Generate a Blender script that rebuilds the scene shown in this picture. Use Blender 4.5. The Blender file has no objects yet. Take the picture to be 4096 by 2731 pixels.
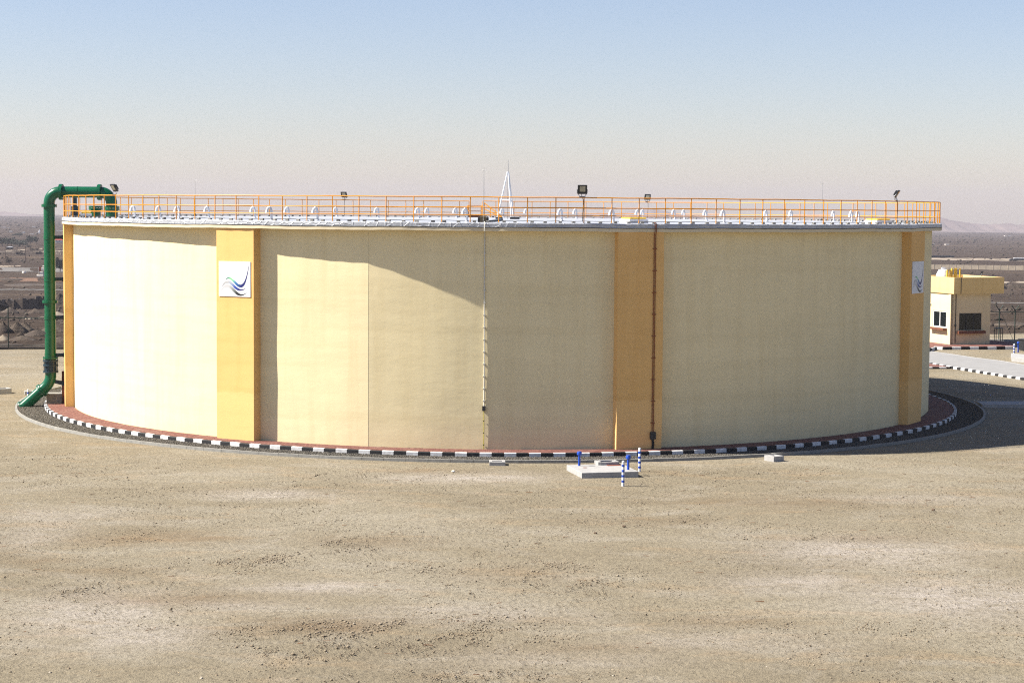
import bpy, math, random
import numpy as np
from mathutils import Vector, Matrix

random.seed(7)
RNG = np.random.default_rng(11)
PI = math.pi
sc = bpy.context.scene
COL = sc.collection

# ------------------------------------------------------------------ camera
F_PX, IMG_W, IMG_H = 7577.22, 4096.0, 2731.0
CAM = np.array([0.0, -110.742, 11.1095])
YAW, PITCH, ROLL = 0.0055, 0.0699, 0.0075


def cam_axes():
    c, s = math.cos(YAW), math.sin(YAW)
    A = np.array([[c, -s, 0], [s, c, 0], [0, 0, 1]])
    c, s = math.cos(PITCH), math.sin(PITCH)
    B = np.array([[1, 0, 0], [0, c, -s], [0, s, c]])
    x, y, z = B @ A
    c, s = math.cos(ROLL), math.sin(ROLL)
    return c * x + s * z, y, c * z - s * x


XR, FW, UP = cam_axes()
cam_data = bpy.data.cameras.new('camera')
cam_data.sensor_width = 36.0
cam_data.lens = 36.0 * F_PX / IMG_W
cam_data.clip_start = 0.5
cam_data.clip_end = 30000.0
cam = bpy.data.objects.new('camera', cam_data)
COL.objects.link(cam)
cam.matrix_world = Matrix((
    (XR[0], UP[0], -FW[0], CAM[0]),
    (XR[1], UP[1], -FW[1], CAM[1]),
    (XR[2], UP[2], -FW[2], CAM[2]),
    (0, 0, 0, 1)))
sc.camera = cam

# ------------------------------------------------------------------ world, sun, exposure
SUN_AZ, SUN_EL = math.radians(3.0), math.radians(45.0)      # direction in which the light travels
world = bpy.data.worlds.new('World')
sc.world = world
world.use_nodes = True
wn = world.node_tree
wn.nodes.clear()
w_out = wn.nodes.new('ShaderNodeOutputWorld')
w_bg = wn.nodes.new('ShaderNodeBackground')
w_sky = wn.nodes.new('ShaderNodeTexSky')
w_sky.sky_type = 'NISHITA'
w_sky.sun_disc = False
w_sky.sun_elevation = SUN_EL
w_sky.sun_rotation = math.radians(267.0)
w_sky.altitude = 0.0
w_sky.air_density = 1.0
w_sky.dust_density = 0.35
w_sky.ozone_density = 2.0
w_bg.inputs['Strength'].default_value = 0.05
w_tint = wn.nodes.new('ShaderNodeMix')          # even white balance of the whole sky
w_tint.data_type = 'RGBA'
w_tint.blend_type = 'MULTIPLY'
w_tint.inputs[0].default_value = 1.0
w_tint.inputs[7].default_value = (1.03, 0.96, 1.06, 1.0)
wn.links.new(w_sky.outputs[0], w_tint.inputs[6])
wn.links.new(w_tint.outputs[2], w_bg.inputs[0])
wn.links.new(w_bg.outputs[0], w_out.inputs[0])

sun_data = bpy.data.lights.new('sun', 'SUN')
sun_data.energy = 5.0
sun_data.angle = math.radians(0.53)
sun_data.color = (1.0, 0.94, 0.85)
sun = bpy.data.objects.new('sun', sun_data)
COL.objects.link(sun)
ldir = Vector((math.cos(SUN_AZ) * math.cos(SUN_EL), math.sin(SUN_AZ) * math.cos(SUN_EL), -math.sin(SUN_EL)))
sun.rotation_euler = ldir.to_track_quat('-Z', 'Y').to_euler()
sun.location = (-60, -30, 60)

sc.view_settings.view_transform = 'Standard'
sc.view_settings.look = 'None'
sc.view_settings.exposure = 1.38
sc.view_settings.gamma = 1.0
sc.view_settings.use_curve_mapping = False
sc.render.engine = 'CYCLES'
sc.cycles.use_denoising = False
sc.cycles.filter_width = 1.15
sc.cycles.max_bounces = 6
sc.cycles.diffuse_bounces = 4
sc.cycles.volume_bounces = 0
sc.cycles.sample_clamp_indirect = 6.0

HAZE_DENSITY = 1.2e-4

# ------------------------------------------------------------------ measuring helpers
def ray(px, py):
    return FW + XR * (px - IMG_W / 2) / F_PX - UP * (py - IMG_H / 2) / F_PX


def atz(px, py, z):
    d = ray(px, py)
    return CAM + d * ((z - CAM[2]) / d[2])


def atdep(px, py, dep):
    return CAM + ray(px, py) * dep


def lerp(a, b, t):
    return a + (b - a) * t


def smooth(t):
    t = np.clip(t, 0, 1)
    return t * t * (3 - 2 * t)


R = 24.5            # tank wall radius
GZ = -0.10          # yard level
PAVE = 0.125        # brick pavement level
ZB, ZT = 10.09, 10.464   # underside and top of the roof slab
RS = R + 0.52       # slab radius
D2R = PI / 180


def cyl(th, r, z):
    return (r * math.sin(th * D2R), -r * math.cos(th * D2R), z)


def edge_y(x):
    return 49.0 + 0.325 * np.clip(x, -60, 60)


def tz(x, y):
    """height of the desert plain"""
    x = np.asarray(x, float); y = np.asarray(y, float)
    s = np.maximum(y - edge_y(x) - 1.5, np.maximum(np.abs(x) - 150, -y - 260))
    d = np.hypot(x - CAM[0], y - CAM[1])
    az = np.arctan2(x, y - CAM[1])
    k = lerp(7.0, 34.0, smooth((az + 0.27) / 0.54))
    z = -0.45 - 13.5 * smooth(s / 320.0) - k * np.clip((d - 700) / 5000.0, 0, 1.3)
    z = z + smooth(s / 40.0) * (0.35 * np.sin(x * .11 + 1.3 * np.sin(y * .05)) * np.sin(y * .073 + 1) + 0.15 * np.sin(x * .41 + y * .23))
    return z


def hit(px, py):
    d = ray(px, py)
    t = 120.0
    for _ in range(6000):
        p = CAM + d * t
        if p[2] <= tz(p[0], p[1]):
            break
        t *= 1.002
    return CAM + d * t, t


# ------------------------------------------------------------------ materials
MATS = {}


def new_mat(name):
    m = bpy.data.materials.new(name)
    m.use_nodes = True
    nt = m.node_tree
    return m, nt, nt.nodes['Principled BSDF']


def N(nt, typ, **kw):
    n = nt.nodes.new(typ)
    for k, v in kw.items():
        if k in ('operation', 'blend_type', 'data_type', 'noise_dimensions', 'feature', 'distance', 'voronoi_dimensions', 'attribute_name', 'noise_type'):
            setattr(n, k, v)
        else:
            n.inputs[k].default_value = v
    return n


def mix_rgb(nt, fac, a, b, blend='MIX'):
    n = nt.nodes.new('ShaderNodeMix')
    n.data_type = 'RGBA'
    n.blend_type = blend
    for sock, v in ((n.inputs[0], fac), (n.inputs[6], a), (n.inputs[7], b)):
        if hasattr(v, 'is_linked') or hasattr(v, 'links'):
            nt.links.new(v, sock)
        else:
            sock.default_value = v if not isinstance(v, tuple) else (*v, 1.0)[:4]
    return n.outputs[2]


def ramp(nt, src, stops):
    n = nt.nodes.new('ShaderNodeValToRGB')
    el = n.color_ramp.elements
    while len(el) < len(stops):
        el.new(0.5)
    for e, (p, c) in zip(el, stops):
        e.position = p
        e.color = (*c, 1.0) if isinstance(c, tuple) else (c, c, c, 1.0)
    nt.links.new(src, n.inputs[0])
    return n.outputs[0]


def coords(nt, scale=(1, 1, 1), use='pos', rotz=0.0):
    if use == 'pos':
        src = nt.nodes.new('ShaderNodeNewGeometry').outputs['Position']
    else:
        src = nt.nodes.new('ShaderNodeTexCoord').outputs['Object']
    mp = nt.nodes.new('ShaderNodeMapping')
    mp.inputs['Scale'].default_value = scale
    mp.inputs['Rotation'].default_value = (0, 0, rotz)
    nt.links.new(src, mp.inputs[0])
    return mp.outputs[0]


def noise(nt, vec, scale, detail=4, rough=0.55, dist=0.0):
    n = N(nt, 'ShaderNodeTexNoise', Scale=scale, Detail=detail, Roughness=rough, Distortion=dist)
    nt.links.new(vec, n.inputs['Vector'])
    return n.outputs['Fac']


def bump(nt, bsdf, h, strength, dist):
    b = N(nt, 'ShaderNodeBump', Strength=strength, Distance=dist)
    nt.links.new(h, b.inputs['Height'])
    nt.links.new(b.outputs[0], bsdf.inputs['Normal'])


def simple(name, col, rough=0.6, metal=0.0, var=0.12, scale=6.0, bmp=0.0, spec=0.4, bscale=40.0):
    """painted / cast surface: base colour with soft uneven wear"""
    if name in MATS:
        return MATS[name]
    m, nt, b = new_mat(name)
    v = coords(nt)
    f = noise(nt, v, scale, 5, 0.6)
    dark = tuple(c * (1 - var) for c in col)
    lite = tuple(min(1, c * (1 + var)) for c in col)
    c = ramp(nt, f, [(0.3, dark), (0.7, lite)])
    nt.links.new(c, b.inputs['Base Color'])
    b.inputs['Roughness'].default_value = rough
    b.inputs['Metallic'].default_value = metal
    b.inputs['Specular IOR Level'].default_value = spec
    if bmp:
        bump(nt, b, noise(nt, v, bscale, 4, 0.6), bmp, 0.01)
    MATS[name] = m
    return m


def N_scale(nt, sock, k):
    n = N(nt, 'ShaderNodeMath', operation='MULTIPLY')
    nt.links.new(sock, n.inputs[0])
    n.inputs[1].default_value = k
    return n.outputs[0]


def wall_material(name, col, stain, patch=None):
    m, nt, b = new_mat(name)
    v = coords(nt)
    big = noise(nt, coords(nt, (0.35, 0.35, 0.9)), 0.8, 4, 0.6, 0.4)
    streak = noise(nt, coords(nt, (1.6, 1.6, 0.12)), 1.0, 5, 0.62)
    lift = noise(nt, coords(nt, (0.05, 0.05, 1.4)), 1.0, 3, 0.6)
    c = ramp(nt, big, [(0.3, tuple(x * 0.955 for x in col)), (0.7, tuple(min(1, x * 1.03) for x in col))])
    c = mix_rgb(nt, ramp(nt, streak, [(0.46, 0.0), (0.80, 0.42)]), c, stain)
    c = mix_rgb(nt, ramp(nt, lift, [(0.48, 0.0), (0.72, 0.26)]), c, stain)
    # splash dirt near the foot of the wall
    sep = nt.nodes.new('ShaderNodeSeparateXYZ')
    nt.links.new(v, sep.inputs[0])
    foot = N(nt, 'ShaderNodeMath', operation='MULTIPLY_ADD')
    nt.links.new(sep.outputs['Z'], foot.inputs[0])
    foot.inputs[1].default_value = -0.55
    nt.links.new(noise(nt, coords(nt, (1, 1, .5)), 1.3, 5, 0.65), foot.inputs[2])
    c = mix_rgb(nt, ramp(nt, foot.outputs[0], [(0.25, 0.0), (0.75, 0.28)]), c, tuple(x * .8 for x in stain))
    if patch:
        # lower part overpainted up to an uneven line
        e = N(nt, 'ShaderNodeMath', operation='MULTIPLY_ADD')
        nt.links.new(noise(nt, coords(nt, (1, 1, .2)), 1.5, 3, 0.5), e.inputs[0])
        e.inputs[1].default_value = 0.35
        nt.links.new(sep.outputs['Z'], e.inputs[2])
        c = mix_rgb(nt, ramp(nt, N_scale(nt, e.outputs[0], 0.1), [(0.252, 0.6), (0.256, 0.0)]), c, patch)
    nt.links.new(c, b.inputs['Base Color'])
    b.inputs['Roughness'].default_value = 0.85
    b.inputs['Specular IOR Level'].default_value = 0.2
    add = N(nt, 'ShaderNodeMath', operation='ADD')
    nt.links.new(noise(nt, coords(nt, (1, 1, 2.2)), 0.9, 4, 0.5), add.inputs[0])
    fine = N(nt, 'ShaderNodeMath', operation='MULTIPLY')
    nt.links.new(noise(nt, v, 26, 3, 0.6), fine.inputs[0])
    fine.inputs[1].default_value = 0.06
    nt.links.new(fine.outputs[0], add.inputs[1])
    bump(nt, b, add.outputs[0], 0.3, 0.035)
    MATS[name] = m
    return m


M_wall = wall_material('cream_render', (0.715, 0.615, 0.375), (0.56, 0.455, 0.245))
M_pil = wall_material('ochre_render', (0.68, 0.42, 0.155), (0.57, 0.32, 0.10), (0.75, 0.485, 0.20))
M_fascia = wall_material('fascia_cream', (0.60, 0.52, 0.36), (0.48, 0.39, 0.24))


def membrane():
    m, nt, b = new_mat('silver_membrane')
    v = coords(nt)
    f = noise(nt, v, 1.4, 6, 0.65, 0.6)
    c = ramp(nt, f, [(0.3, (0.30, 0.315, 0.34)), (0.7, (0.44, 0.455, 0.48))])
    nt.links.new(c, b.inputs['Base Color'])
    b.inputs['Metallic'].default_value = 0.15
    b.inputs['Roughness'].default_value = 0.5
    vor = N(nt, 'ShaderNodeTexVoronoi', Scale=2.2)
    vor.feature = 'DISTANCE_TO_EDGE'
    nt.links.new(coords(nt, (1, 1, 1.5)), vor.inputs['Vector'])
    a = N(nt, 'ShaderNodeMath', operation='ADD')
    nt.links.new(f, a.inputs[0])
    nt.links.new(ramp(nt, vor.outputs[0], [(0.0, 0.35), (0.08, 0.0)]), a.inputs[1])
    bump(nt, b, a.outputs[0], 0.7, 0.06)
    MATS['silver_membrane'] = m
    return m


M_mem = membrane()
M_green = simple('green_pipe_paint', (0.001, 0.082, 0.033), 0.28, 0, 0.15, 3.0, spec=0.4)
M_coup = simple('dark_coupling_paint', (0.012, 0.035, 0.05), 0.45, 0, 0.3, 20)
M_orange = simple('orange_yellow_paint', (0.62, 0.25, 0.006), 0.42, 0, 0.14, 9.0)
M_yellow = simple('yellow_paint', (0.80, 0.50, 0.03), 0.5, 0, 0.12, 9.0)
M_white = simple('white_paint', (0.62, 0.63, 0.65), 0.5, 0, 0.05, 7.0)
M_whiteworn = simple('worn_white_paint', (0.58, 0.575, 0.56), 0.7, 0, 0.25, 5.0, 0.4)
M_black = simple('black_paint', (0.012, 0.012, 0.013), 0.7, 0, 0.4, 9.0, 0.4)
M_dark = simple('dark_metal', (0.018, 0.019, 0.021), 0.45, 0, 0.3, 20.0)
M_steel = simple('grey_steel', (0.28, 0.29, 0.30), 0.4, 0.7, 0.2, 12.0)
M_blue = simple('blue_paint', (0.008, 0.055, 0.36), 0.4, 0, 0.15, 12.0)
M_conc = simple('pale_concrete', (0.30, 0.295, 0.285), 0.9, 0, 0.13, 3.5, 0.5)
M_conc2 = simple('kerb_concrete', (0.23, 0.225, 0.205), 0.9, 0, 0.2, 5.0, 0.5)
M_brownbox = simple('brown_plastic', (0.09, 0.065, 0.03), 0.6, 0, 0.2, 20.0)
M_rust = simple('rust_primer', (0.16, 0.045, 0.025), 0.7, 0, 0.25, 12.0)
M_terracotta = simple('terracotta_paint', (0.13, 0.045, 0.022), 0.7, 0, 0.15, 9.0)
M_conduit = simple('pale_conduit', (0.55, 0.53, 0.46), 0.6, 0, 0.12, 10.0)
M_rustpipe = simple('red_brown_conduit', (0.20, 0.055, 0.014), 0.6, 0, 0.2, 10.0)
M_cable = simple('yellow_green_cable', (0.30, 0.27, 0.03), 0.6, 0, 0.2, 20.0)
M_fence = simple('dark_green_fence_paint', (0.012, 0.03, 0.022), 0.55, 0, 0.25, 12.0)
M_redroof = simple('red_roof_tiles', (0.30, 0.045, 0.03), 0.8, 0, 0.2, 2.0)
M_paleblock = simple('pale_blockwork', (0.62, 0.57, 0.50), 0.9, 0, 0.15, 0.6)
M_beige = simple('beige_blockwork', (0.50, 0.41, 0.29), 0.9, 0, 0.15, 0.6)
M_bark = simple('dry_bark', (0.10, 0.065, 0.045), 0.9, 0, 0.3, 8.0)
M_leafdark = simple('dark_leaves', (0.010, 0.019, 0.008), 0.8, 0, 0.4, 0.9)
M_leafdry = simple('dry_leaves', (0.040, 0.029, 0.017), 0.85, 0, 0.4, 0.9)
M_glassdark = simple('dark_glass', (0.006, 0.009, 0.010), 0.12, 0, 0.2, 3.0, spec=0.35)
M_alu = simple('white_aluminium', (0.72, 0.72, 0.70), 0.4, 0.1, 0.06, 10.0)
M_lens = simple('lamp_lens', (0.36, 0.34, 0.26), 0.15, 0.2, 0.25, 9.0, spec=0.7)


def brick_mat():
    m, nt, b = new_mat('red_paver')
    f = noise(nt, coords(nt, (1, 1, 0)), 7.0, 2, 0.5)
    g = noise(nt, coords(nt), 1.1, 4, 0.6)
    c = ramp(nt, f, [(0.32, (0.085, 0.028, 0.020)), (0.5, (0.135, 0.047, 0.034)), (0.68, (0.19, 0.078, 0.058))])
    c = mix_rgb(nt, ramp(nt, g, [(0.5, 0.0), (0.75, 0.45)]), c, (0.27, 0.195, 0.15))
    nt.links.new(c, b.inputs['Base Color'])
    b.inputs['Roughness'].default_value = 0.9
    return m


M_brick = brick_mat()
M_joint = simple('sandy_joint', (0.20, 0.13, 0.09), 0.95, 0, 0.2, 6.0)


def sand_mat():
    m, nt, b = new_mat('yard_sand')
    v = coords(nt)
    vs = coords(nt, (0.55, 1.0, 1.0), rotz=0.25)
    big = noise(nt, vs, 0.10, 5, 0.62, 0.8)
    mid = noise(nt, vs, 0.42, 6, 0.66, 0.5)
    sml = noise(nt, v, 5.5, 6, 0.7)
    fin = noise(nt, v, 34.0, 3, 0.7)
    c = ramp(nt, big, [(0.30, (0.184, 0.153, 0.103)), (0.48, (0.225, 0.192, 0.133)), (0.70, (0.278, 0.247, 0.186))])
    c = mix_rgb(nt, ramp(nt, mid, [(0.50, 0.0), (0.68, 0.75)]), c, (0.285, 0.255, 0.200))           # pale dusty patches
    warm = noise(nt, coords(nt, (0.45, 1.0, 1.0), rotz=0.16), 0.62, 5, 0.6, 0.7)
    c = mix_rgb(nt, ramp(nt, warm, [(0.54, 0.0), (0.78, 0.40)]), c, (0.373, 0.249, 0.132))           # ochre streaks
    def att(nm):
        a_ = nt.nodes.new('ShaderNodeAttribute'); a_.attribute_name = nm
        return a_.outputs['Fac']
    def times(x, y):
        n_ = N(nt, 'ShaderNodeMath', operation='MULTIPLY')
        nt.links.new(x, n_.inputs[0]); nt.links.new(y, n_.inputs[1])
        return n_.outputs[0]
    breakup = ramp(nt, noise(nt, coords(nt, (0.6, 1.2, 1.0)), 1.1, 6, 0.7, 0.4), [(0.32, 0.25), (0.62, 1.0)])
    c = mix_rgb(nt, times(att('dust'), breakup), c, (0.373, 0.335, 0.294))
    c = mix_rgb(nt, times(att('ochre'), breakup), c, (0.158, 0.103, 0.054))
    track = noise(nt, coords(nt, (0.5, 1.6, 1.0), rotz=0.12), 0.8, 5, 0.7, 0.4)
    c = mix_rgb(nt, ramp(nt, track, [(0.54, 0.0), (0.75, 0.45)]), c, (0.301, 0.259, 0.184))          # tyre-churned lines
    # wheel tracks: shallow treaded arcs
    for cx, cy, rad in ((-31.0, -40.0, 24.6), (-31.0, -40.0, 26.3), (6.0, -104.0, 44.0), (6.0, -104.0, 45.7), (40.0, -78.0, 33.0), (40.0, -78.0, 34.7)):
        sub = N(nt, 'ShaderNodeVectorMath', operation='DISTANCE')
        nt.links.new(coords(nt, (1, 1, 0)), sub.inputs[0])
        sub.inputs[1].default_value = (cx, cy, 0)
        d = N(nt, 'ShaderNodeMath', operation='SUBTRACT'); nt.links.new(sub.outputs['Value'], d.inputs[0]); d.inputs[1].default_value = rad
        ab = N(nt, 'ShaderNodeMath', operation='ABSOLUTE'); nt.links.new(d.outputs[0], ab.inputs[0])
        band = ramp(nt, ab.outputs[0], [(0.09, 1.0), (0.17, 0.0)])
        wear = ramp(nt, noise(nt, coords(nt, (1, 1, 1)), 0.35, 4, 0.6), [(0.44, 0.0), (0.66, 0.30)])
        tread = ramp(nt, noise(nt, coords(nt, (1, 1, 1)), 9.0, 2, 0.5), [(0.35, 0.35), (0.6, 1.0)])
        c = mix_rgb(nt, times(times(band, wear), tread), c, (0.362, 0.324, 0.272))
    c = mix_rgb(nt, ramp(nt, sml, [(0.32, 0.75), (0.50, 0.0)]), c, (0.132, 0.110, 0.076), 'MIX')
    c = mix_rgb(nt, ramp(nt, fin, [(0.30, 0.85), (0.44, 0.0)]), c, (0.098, 0.081, 0.055))
    c = mix_rgb(nt, ramp(nt, fin, [(0.63, 0.0), (0.76, 0.7)]), c, (0.388, 0.361, 0.275))
    nt.links.new(c, b.inputs['Base Color'])
    b.inputs['Roughness'].default_value = 0.97
    b.inputs['Specular IOR Level'].default_value = 0.1
    a = N(nt, 'ShaderNodeMath', operation='ADD')
    nt.links.new(sml, a.inputs[0])
    a2 = N(nt, 'ShaderNodeMath', operation='MULTIPLY_ADD')
    nt.links.new(fin, a2.inputs[0]); a2.inputs[1].default_value = 0.22
    nt.links.new(track, a2.inputs[2])
    nt.links.new(a2.outputs[0], a.inputs[1])
    bump(nt, b, a.outputs[0], 1.0, 0.11)
    return m


M_sand = sand_mat()


def plain_mat():
    m, nt, b = new_mat('desert_soil')
    big = noise(nt, coords(nt, (0.22, 1.0, 1.0)), 0.016, 6, 0.65, 0.6)
    mid = noise(nt, coords(nt, (0.4, 1.0, 1.0)), 0.11, 6, 0.68)
    sml = noise(nt, coords(nt), 0.9, 6, 0.7)
    c = ramp(nt, big, [(0.32, (0.031, 0.021, 0.015)), (0.46, (0.046, 0.033, 0.025)), (0.58, (0.059, 0.044, 0.034)), (0.72, (0.132, 0.094, 0.062))])
    c = mix_rgb(nt, ramp(nt, mid, [(0.42, 0.0), (0.62, 0.7)]), c, (0.068, 0.051, 0.038))
    c = mix_rgb(nt, ramp(nt, mid, [(0.66, 0.0), (0.78, 0.6)]), c, (0.088, 0.043, 0.020))
    c = mix_rgb(nt, ramp(nt, sml, [(0.30, 0.75), (0.50, 0.0)]), c, (0.018, 0.013, 0.009))
    c = mix_rgb(nt, ramp(nt, sml, [(0.62, 0.0), (0.78, 0.6)]), c, (0.119, 0.094, 0.071))
    nt.links.new(c, b.inputs['Base Color'])
    b.inputs['Roughness'].default_value = 1.0
    b.inputs['Specular IOR Level'].default_value = 0.05
    bump(nt, b, sml, 1.0, 0.7)
    return m


M_plain = plain_mat()


def spoil_mat():
    m, nt, b = new_mat('dug_earth')
    mid = noise(nt, coords(nt), 0.35, 6, 0.68)
    sml = noise(nt, coords(nt), 2.2, 6, 0.72)
    c = ramp(nt, mid, [(0.3, (0.035, 0.024, 0.017)), (0.5, (0.062, 0.044, 0.031)), (0.72, (0.132, 0.105, 0.074))])
    c = mix_rgb(nt, ramp(nt, sml, [(0.32, 0.8), (0.5, 0.0)]), c, (0.021, 0.015, 0.011))
    nt.links.new(c, b.inputs['Base Color'])
    b.inputs['Roughness'].default_value = 1.0
    bump(nt, b, sml, 1.0, 0.25)
    return m


M_spoil = spoil_mat()
M_hill = simple('hazy_rock', (0.15, 0.115, 0.105), 1.0, 0, 0.3, 0.004)


def var_mat(name, stops, scale, rough=0.95):
    m, nt, b = new_mat(name)
    f = noise(nt, coords(nt), scale, 2, 0.5)
    nt.links.new(ramp(nt, f, stops), b.inputs['Base Color'])
    b.inputs['Roughness'].default_value = rough
    return m


M_gravel = var_mat('dark_gravel', [(0.30, (0.030, 0.027, 0.022)), (0.52, (0.085, 0.076, 0.060)), (0.66, (0.15, 0.135, 0.11)), (0.80, (0.50, 0.47, 0.42))], 16.0)
M_gravelbed = simple('gravel_bed', (0.045, 0.040, 0.032), 1.0, 0, 0.4, 9.0)
M_stones = var_mat('loose_stone', [(0.28, (0.095, 0.066, 0.042)), (0.42, (0.170, 0.130, 0.084)), (0.60, (0.225, 0.185, 0.125)), (0.80, (0.36, 0.33, 0.28))], 9.0)
M_road = simple('grey_block_paving', (0.225, 0.222, 0.215), 0.9, 0, 0.10, 0.9, 0.5)

# ------------------------------------------------------------------ mesh helpers
class MB:
    def __init__(self):
        self.v, self.f, self.c = [], [], None

    def add(self, verts, faces):
        o = len(self.v)
        self.v.extend(tuple(map(float, p)) for p in verts)
        self.f.extend(tuple(i + o for i in f) for f in faces)
        return self

    def box(self, cx, cy, cz, sx, sy, sz, rz=0.0, bev=0.0):
        """centre, full sizes; bev chamfers the top edges"""
        hx, hy, hz = sx / 2, sy / 2, sz / 2
        c, s = math.cos(rz), math.sin(rz)
        if bev:
            ring = [(hx, hy, -hz), (hx, hy, hz - bev), (hx - bev, hy - bev, hz)]
            pts = []
            for x, y, z in ring:
                pts += [(-x, -y, z), (x, -y, z), (x, y, z), (-x, y, z)]
            fs = [(3, 2, 1, 0), (8, 9, 10, 11)]
            for k in (0, 4):
                for i in range(4):
                    j = (i + 1) % 4
                    fs.append((k + i, k + j, k + 4 + j, k + 4 + i))
        else:
            pts = [(-hx, -hy, -hz), (hx, -hy, -hz), (hx, hy, -hz), (-hx, hy, -hz), (-hx, -hy, hz), (hx, -hy, hz), (hx, hy, hz), (-hx, hy, hz)]
            fs = [(3, 2, 1, 0), (4, 5, 6, 7), (0, 1, 5, 4), (1, 2, 6, 5), (2, 3, 7, 6), (3, 0, 4, 7)]
        return self.add([(cx + x * c - y * s, cy + x * s + y * c, cz + z) for x, y, z in pts], fs)

    def tube(self, path, r, n=10, caps=True, closed=False):
        P = [Vector(p) for p in path]
        m = len(P)
        rs = r if isinstance(r, (list, tuple)) else [r] * m
        t0 = (P[1] - P[0]).normalized()
        up = Vector((0, 0, 1)) if abs(t0.z) < 0.9 else Vector((0, 1, 0))
        nrm = t0.cross(up).normalized()
        verts, faces = [], []
        for i in range(m):
            if closed:
                t = (P[(i + 1) % m] - P[i - 1]).normalized()
            else:
                t = (P[min(i + 1, m - 1)] - P[max(i - 1, 0)]).normalized()
            nrm = (nrm - t * nrm.dot(t)).normalized()
            b = t.cross(nrm)
            for k in range(n):
                a = 2 * PI * k / n
                verts.append(P[i] + (nrm * math.cos(a) + b * math.sin(a)) * rs[i])
        for i in range(m if closed else m - 1):
            j = (i + 1) % m
            for k in range(n):
                l = (k + 1) % n
                faces.append((i * n + k, i * n + l, j * n + l, j * n + k))
        if caps and not closed:
            faces.append(tuple(range(n - 1, -1, -1)))
            faces.append(tuple((m - 1) * n + k for k in range(n)))
        return self.add(verts, faces)

    def lathe(self, prof, n=16, base=(0, 0, 0)):
        """profile of (radius, z) turned about a vertical axis"""
        verts, faces = [], []
        for r, z in prof:
            for k in range(n):
                a = 2 * PI * k / n
                verts.append((base[0] + r * math.cos(a), base[1] + r * math.sin(a), base[2] + z))
        for i in range(len(prof) - 1):
            for k in range(n):
                l = (k + 1) % n
                faces.append((i * n + k, i * n + l, (i + 1) * n + l, (i + 1) * n + k))
        faces.append(tuple(range(n - 1, -1, -1)))
        faces.append(tuple((len(prof) - 1) * n + k for k in range(n)))
        return self.add(verts, faces)

    def disc_at(self, c, axis, r, th, n=18):
        a = Vector(axis).normalized()
        c = Vector(c)
        return self.tube([c - a * th / 2, c + a * th / 2], r, n)

    def obox(self, o, ax, ay, az):
        """box from centre and three half-axis vectors"""
        o, ax, ay, az = map(Vector, (o, ax, ay, az))
        pts = [o + ax * i + ay * j + az * k for k in (-1, 1) for j in (-1, 1) for i in (-1, 1)]
        return self.add(pts, [(0, 2, 3, 1), (4, 5, 7, 6), (0, 1, 5, 4), (1, 3, 7, 5), (3, 2, 6, 7), (2, 0, 4, 6)])

    def mesh(self, name, mat, smooth_shade=False, angle=None):
        me = bpy.data.meshes.new(name)
        me.from_pydata(self.v, [], self.f)
        me.validate(clean_customdata=False)
        if mat:
            me.materials.append(mat)
        if smooth_shade:
            me.polygons.foreach_set('use_smooth', [True] * len(me.polygons))
            if angle:
                me.set_sharp_from_angle(angle=math.radians(angle))
        me.update()
        return me

    def build(self, name, mat, parent=None, smooth_shade=False, angle=40):
        return link(name, self.mesh(name, mat, smooth_shade, angle), parent)


def link(name, me, parent=None):
    o = bpy.data.objects.new(name, me)
    COL.objects.link(o)
    if parent is not None:
        o.parent = parent
    return o


def tag(o, label=None, cat=None, group=None, kind=None):
    if label:
        o['label'] = label
    if cat:
        o['category'] = cat
    if group:
        o['group'] = group
    if kind:
        o['kind'] = kind
    return o


def thing(name, label, cat, loc=(0, 0, 0), rz=0.0, group=None):
    o = bpy.data.objects.new(name, None)
    o.empty_display_size = 0.2
    COL.objects.link(o)
    o.location = loc
    o.rotation_euler = (0, 0, rz)
    return tag(o, label, cat, group)


def dup(root, loc, rz=0.0, label=None, scale=None):
    r = root.copy()
    COL.objects.link(r)
    r.location = loc
    r.rotation_euler = (0, 0, rz)
    if scale:
        r.scale = (scale,) * 3
    if label:
        r['label'] = label
    for ch in list(root.children):
        c = ch.copy()
        COL.objects.link(c)
        c.parent = r
        for g in list(ch.children):
            d = g.copy()
            COL.objects.link(d)
            d.parent = c
    return r


def numpy_mesh(name, V, Fc, mat, smooth_shade=False):
    """V (n,3), Fc (m,3 or 4) arrays"""
    me = bpy.data.meshes.new(name)
    k = Fc.shape[1]
    me.vertices.add(len(V)); me.vertices.foreach_set('co', V.astype(np.float32).ravel())
    me.loops.add(Fc.size); me.loops.foreach_set('vertex_index', Fc.astype(np.int32).ravel())
    me.polygons.add(len(Fc))
    me.polygons.foreach_set('loop_start', np.arange(0, Fc.size, k, dtype=np.int32))
    me.polygons.foreach_set('loop_total', np.full(len(Fc), k, dtype=np.int32))
    if smooth_shade:
        me.polygons.foreach_set('use_smooth', np.ones(len(Fc), dtype=bool))
    me.materials.append(mat)
    me.update(calc_edges=True)
    return me


OCT_V = np.array([(1, 0, 0), (-1, 0, 0), (0, 1, 0), (0, -1, 0), (0, 0, 1), (0, 0, -1)], float)
OCT_F = np.array([(0, 2, 4), (2, 1, 4), (1, 3, 4), (3, 0, 4), (2, 0, 5), (1, 2, 5), (3, 1, 5), (0, 3, 5)])


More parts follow.
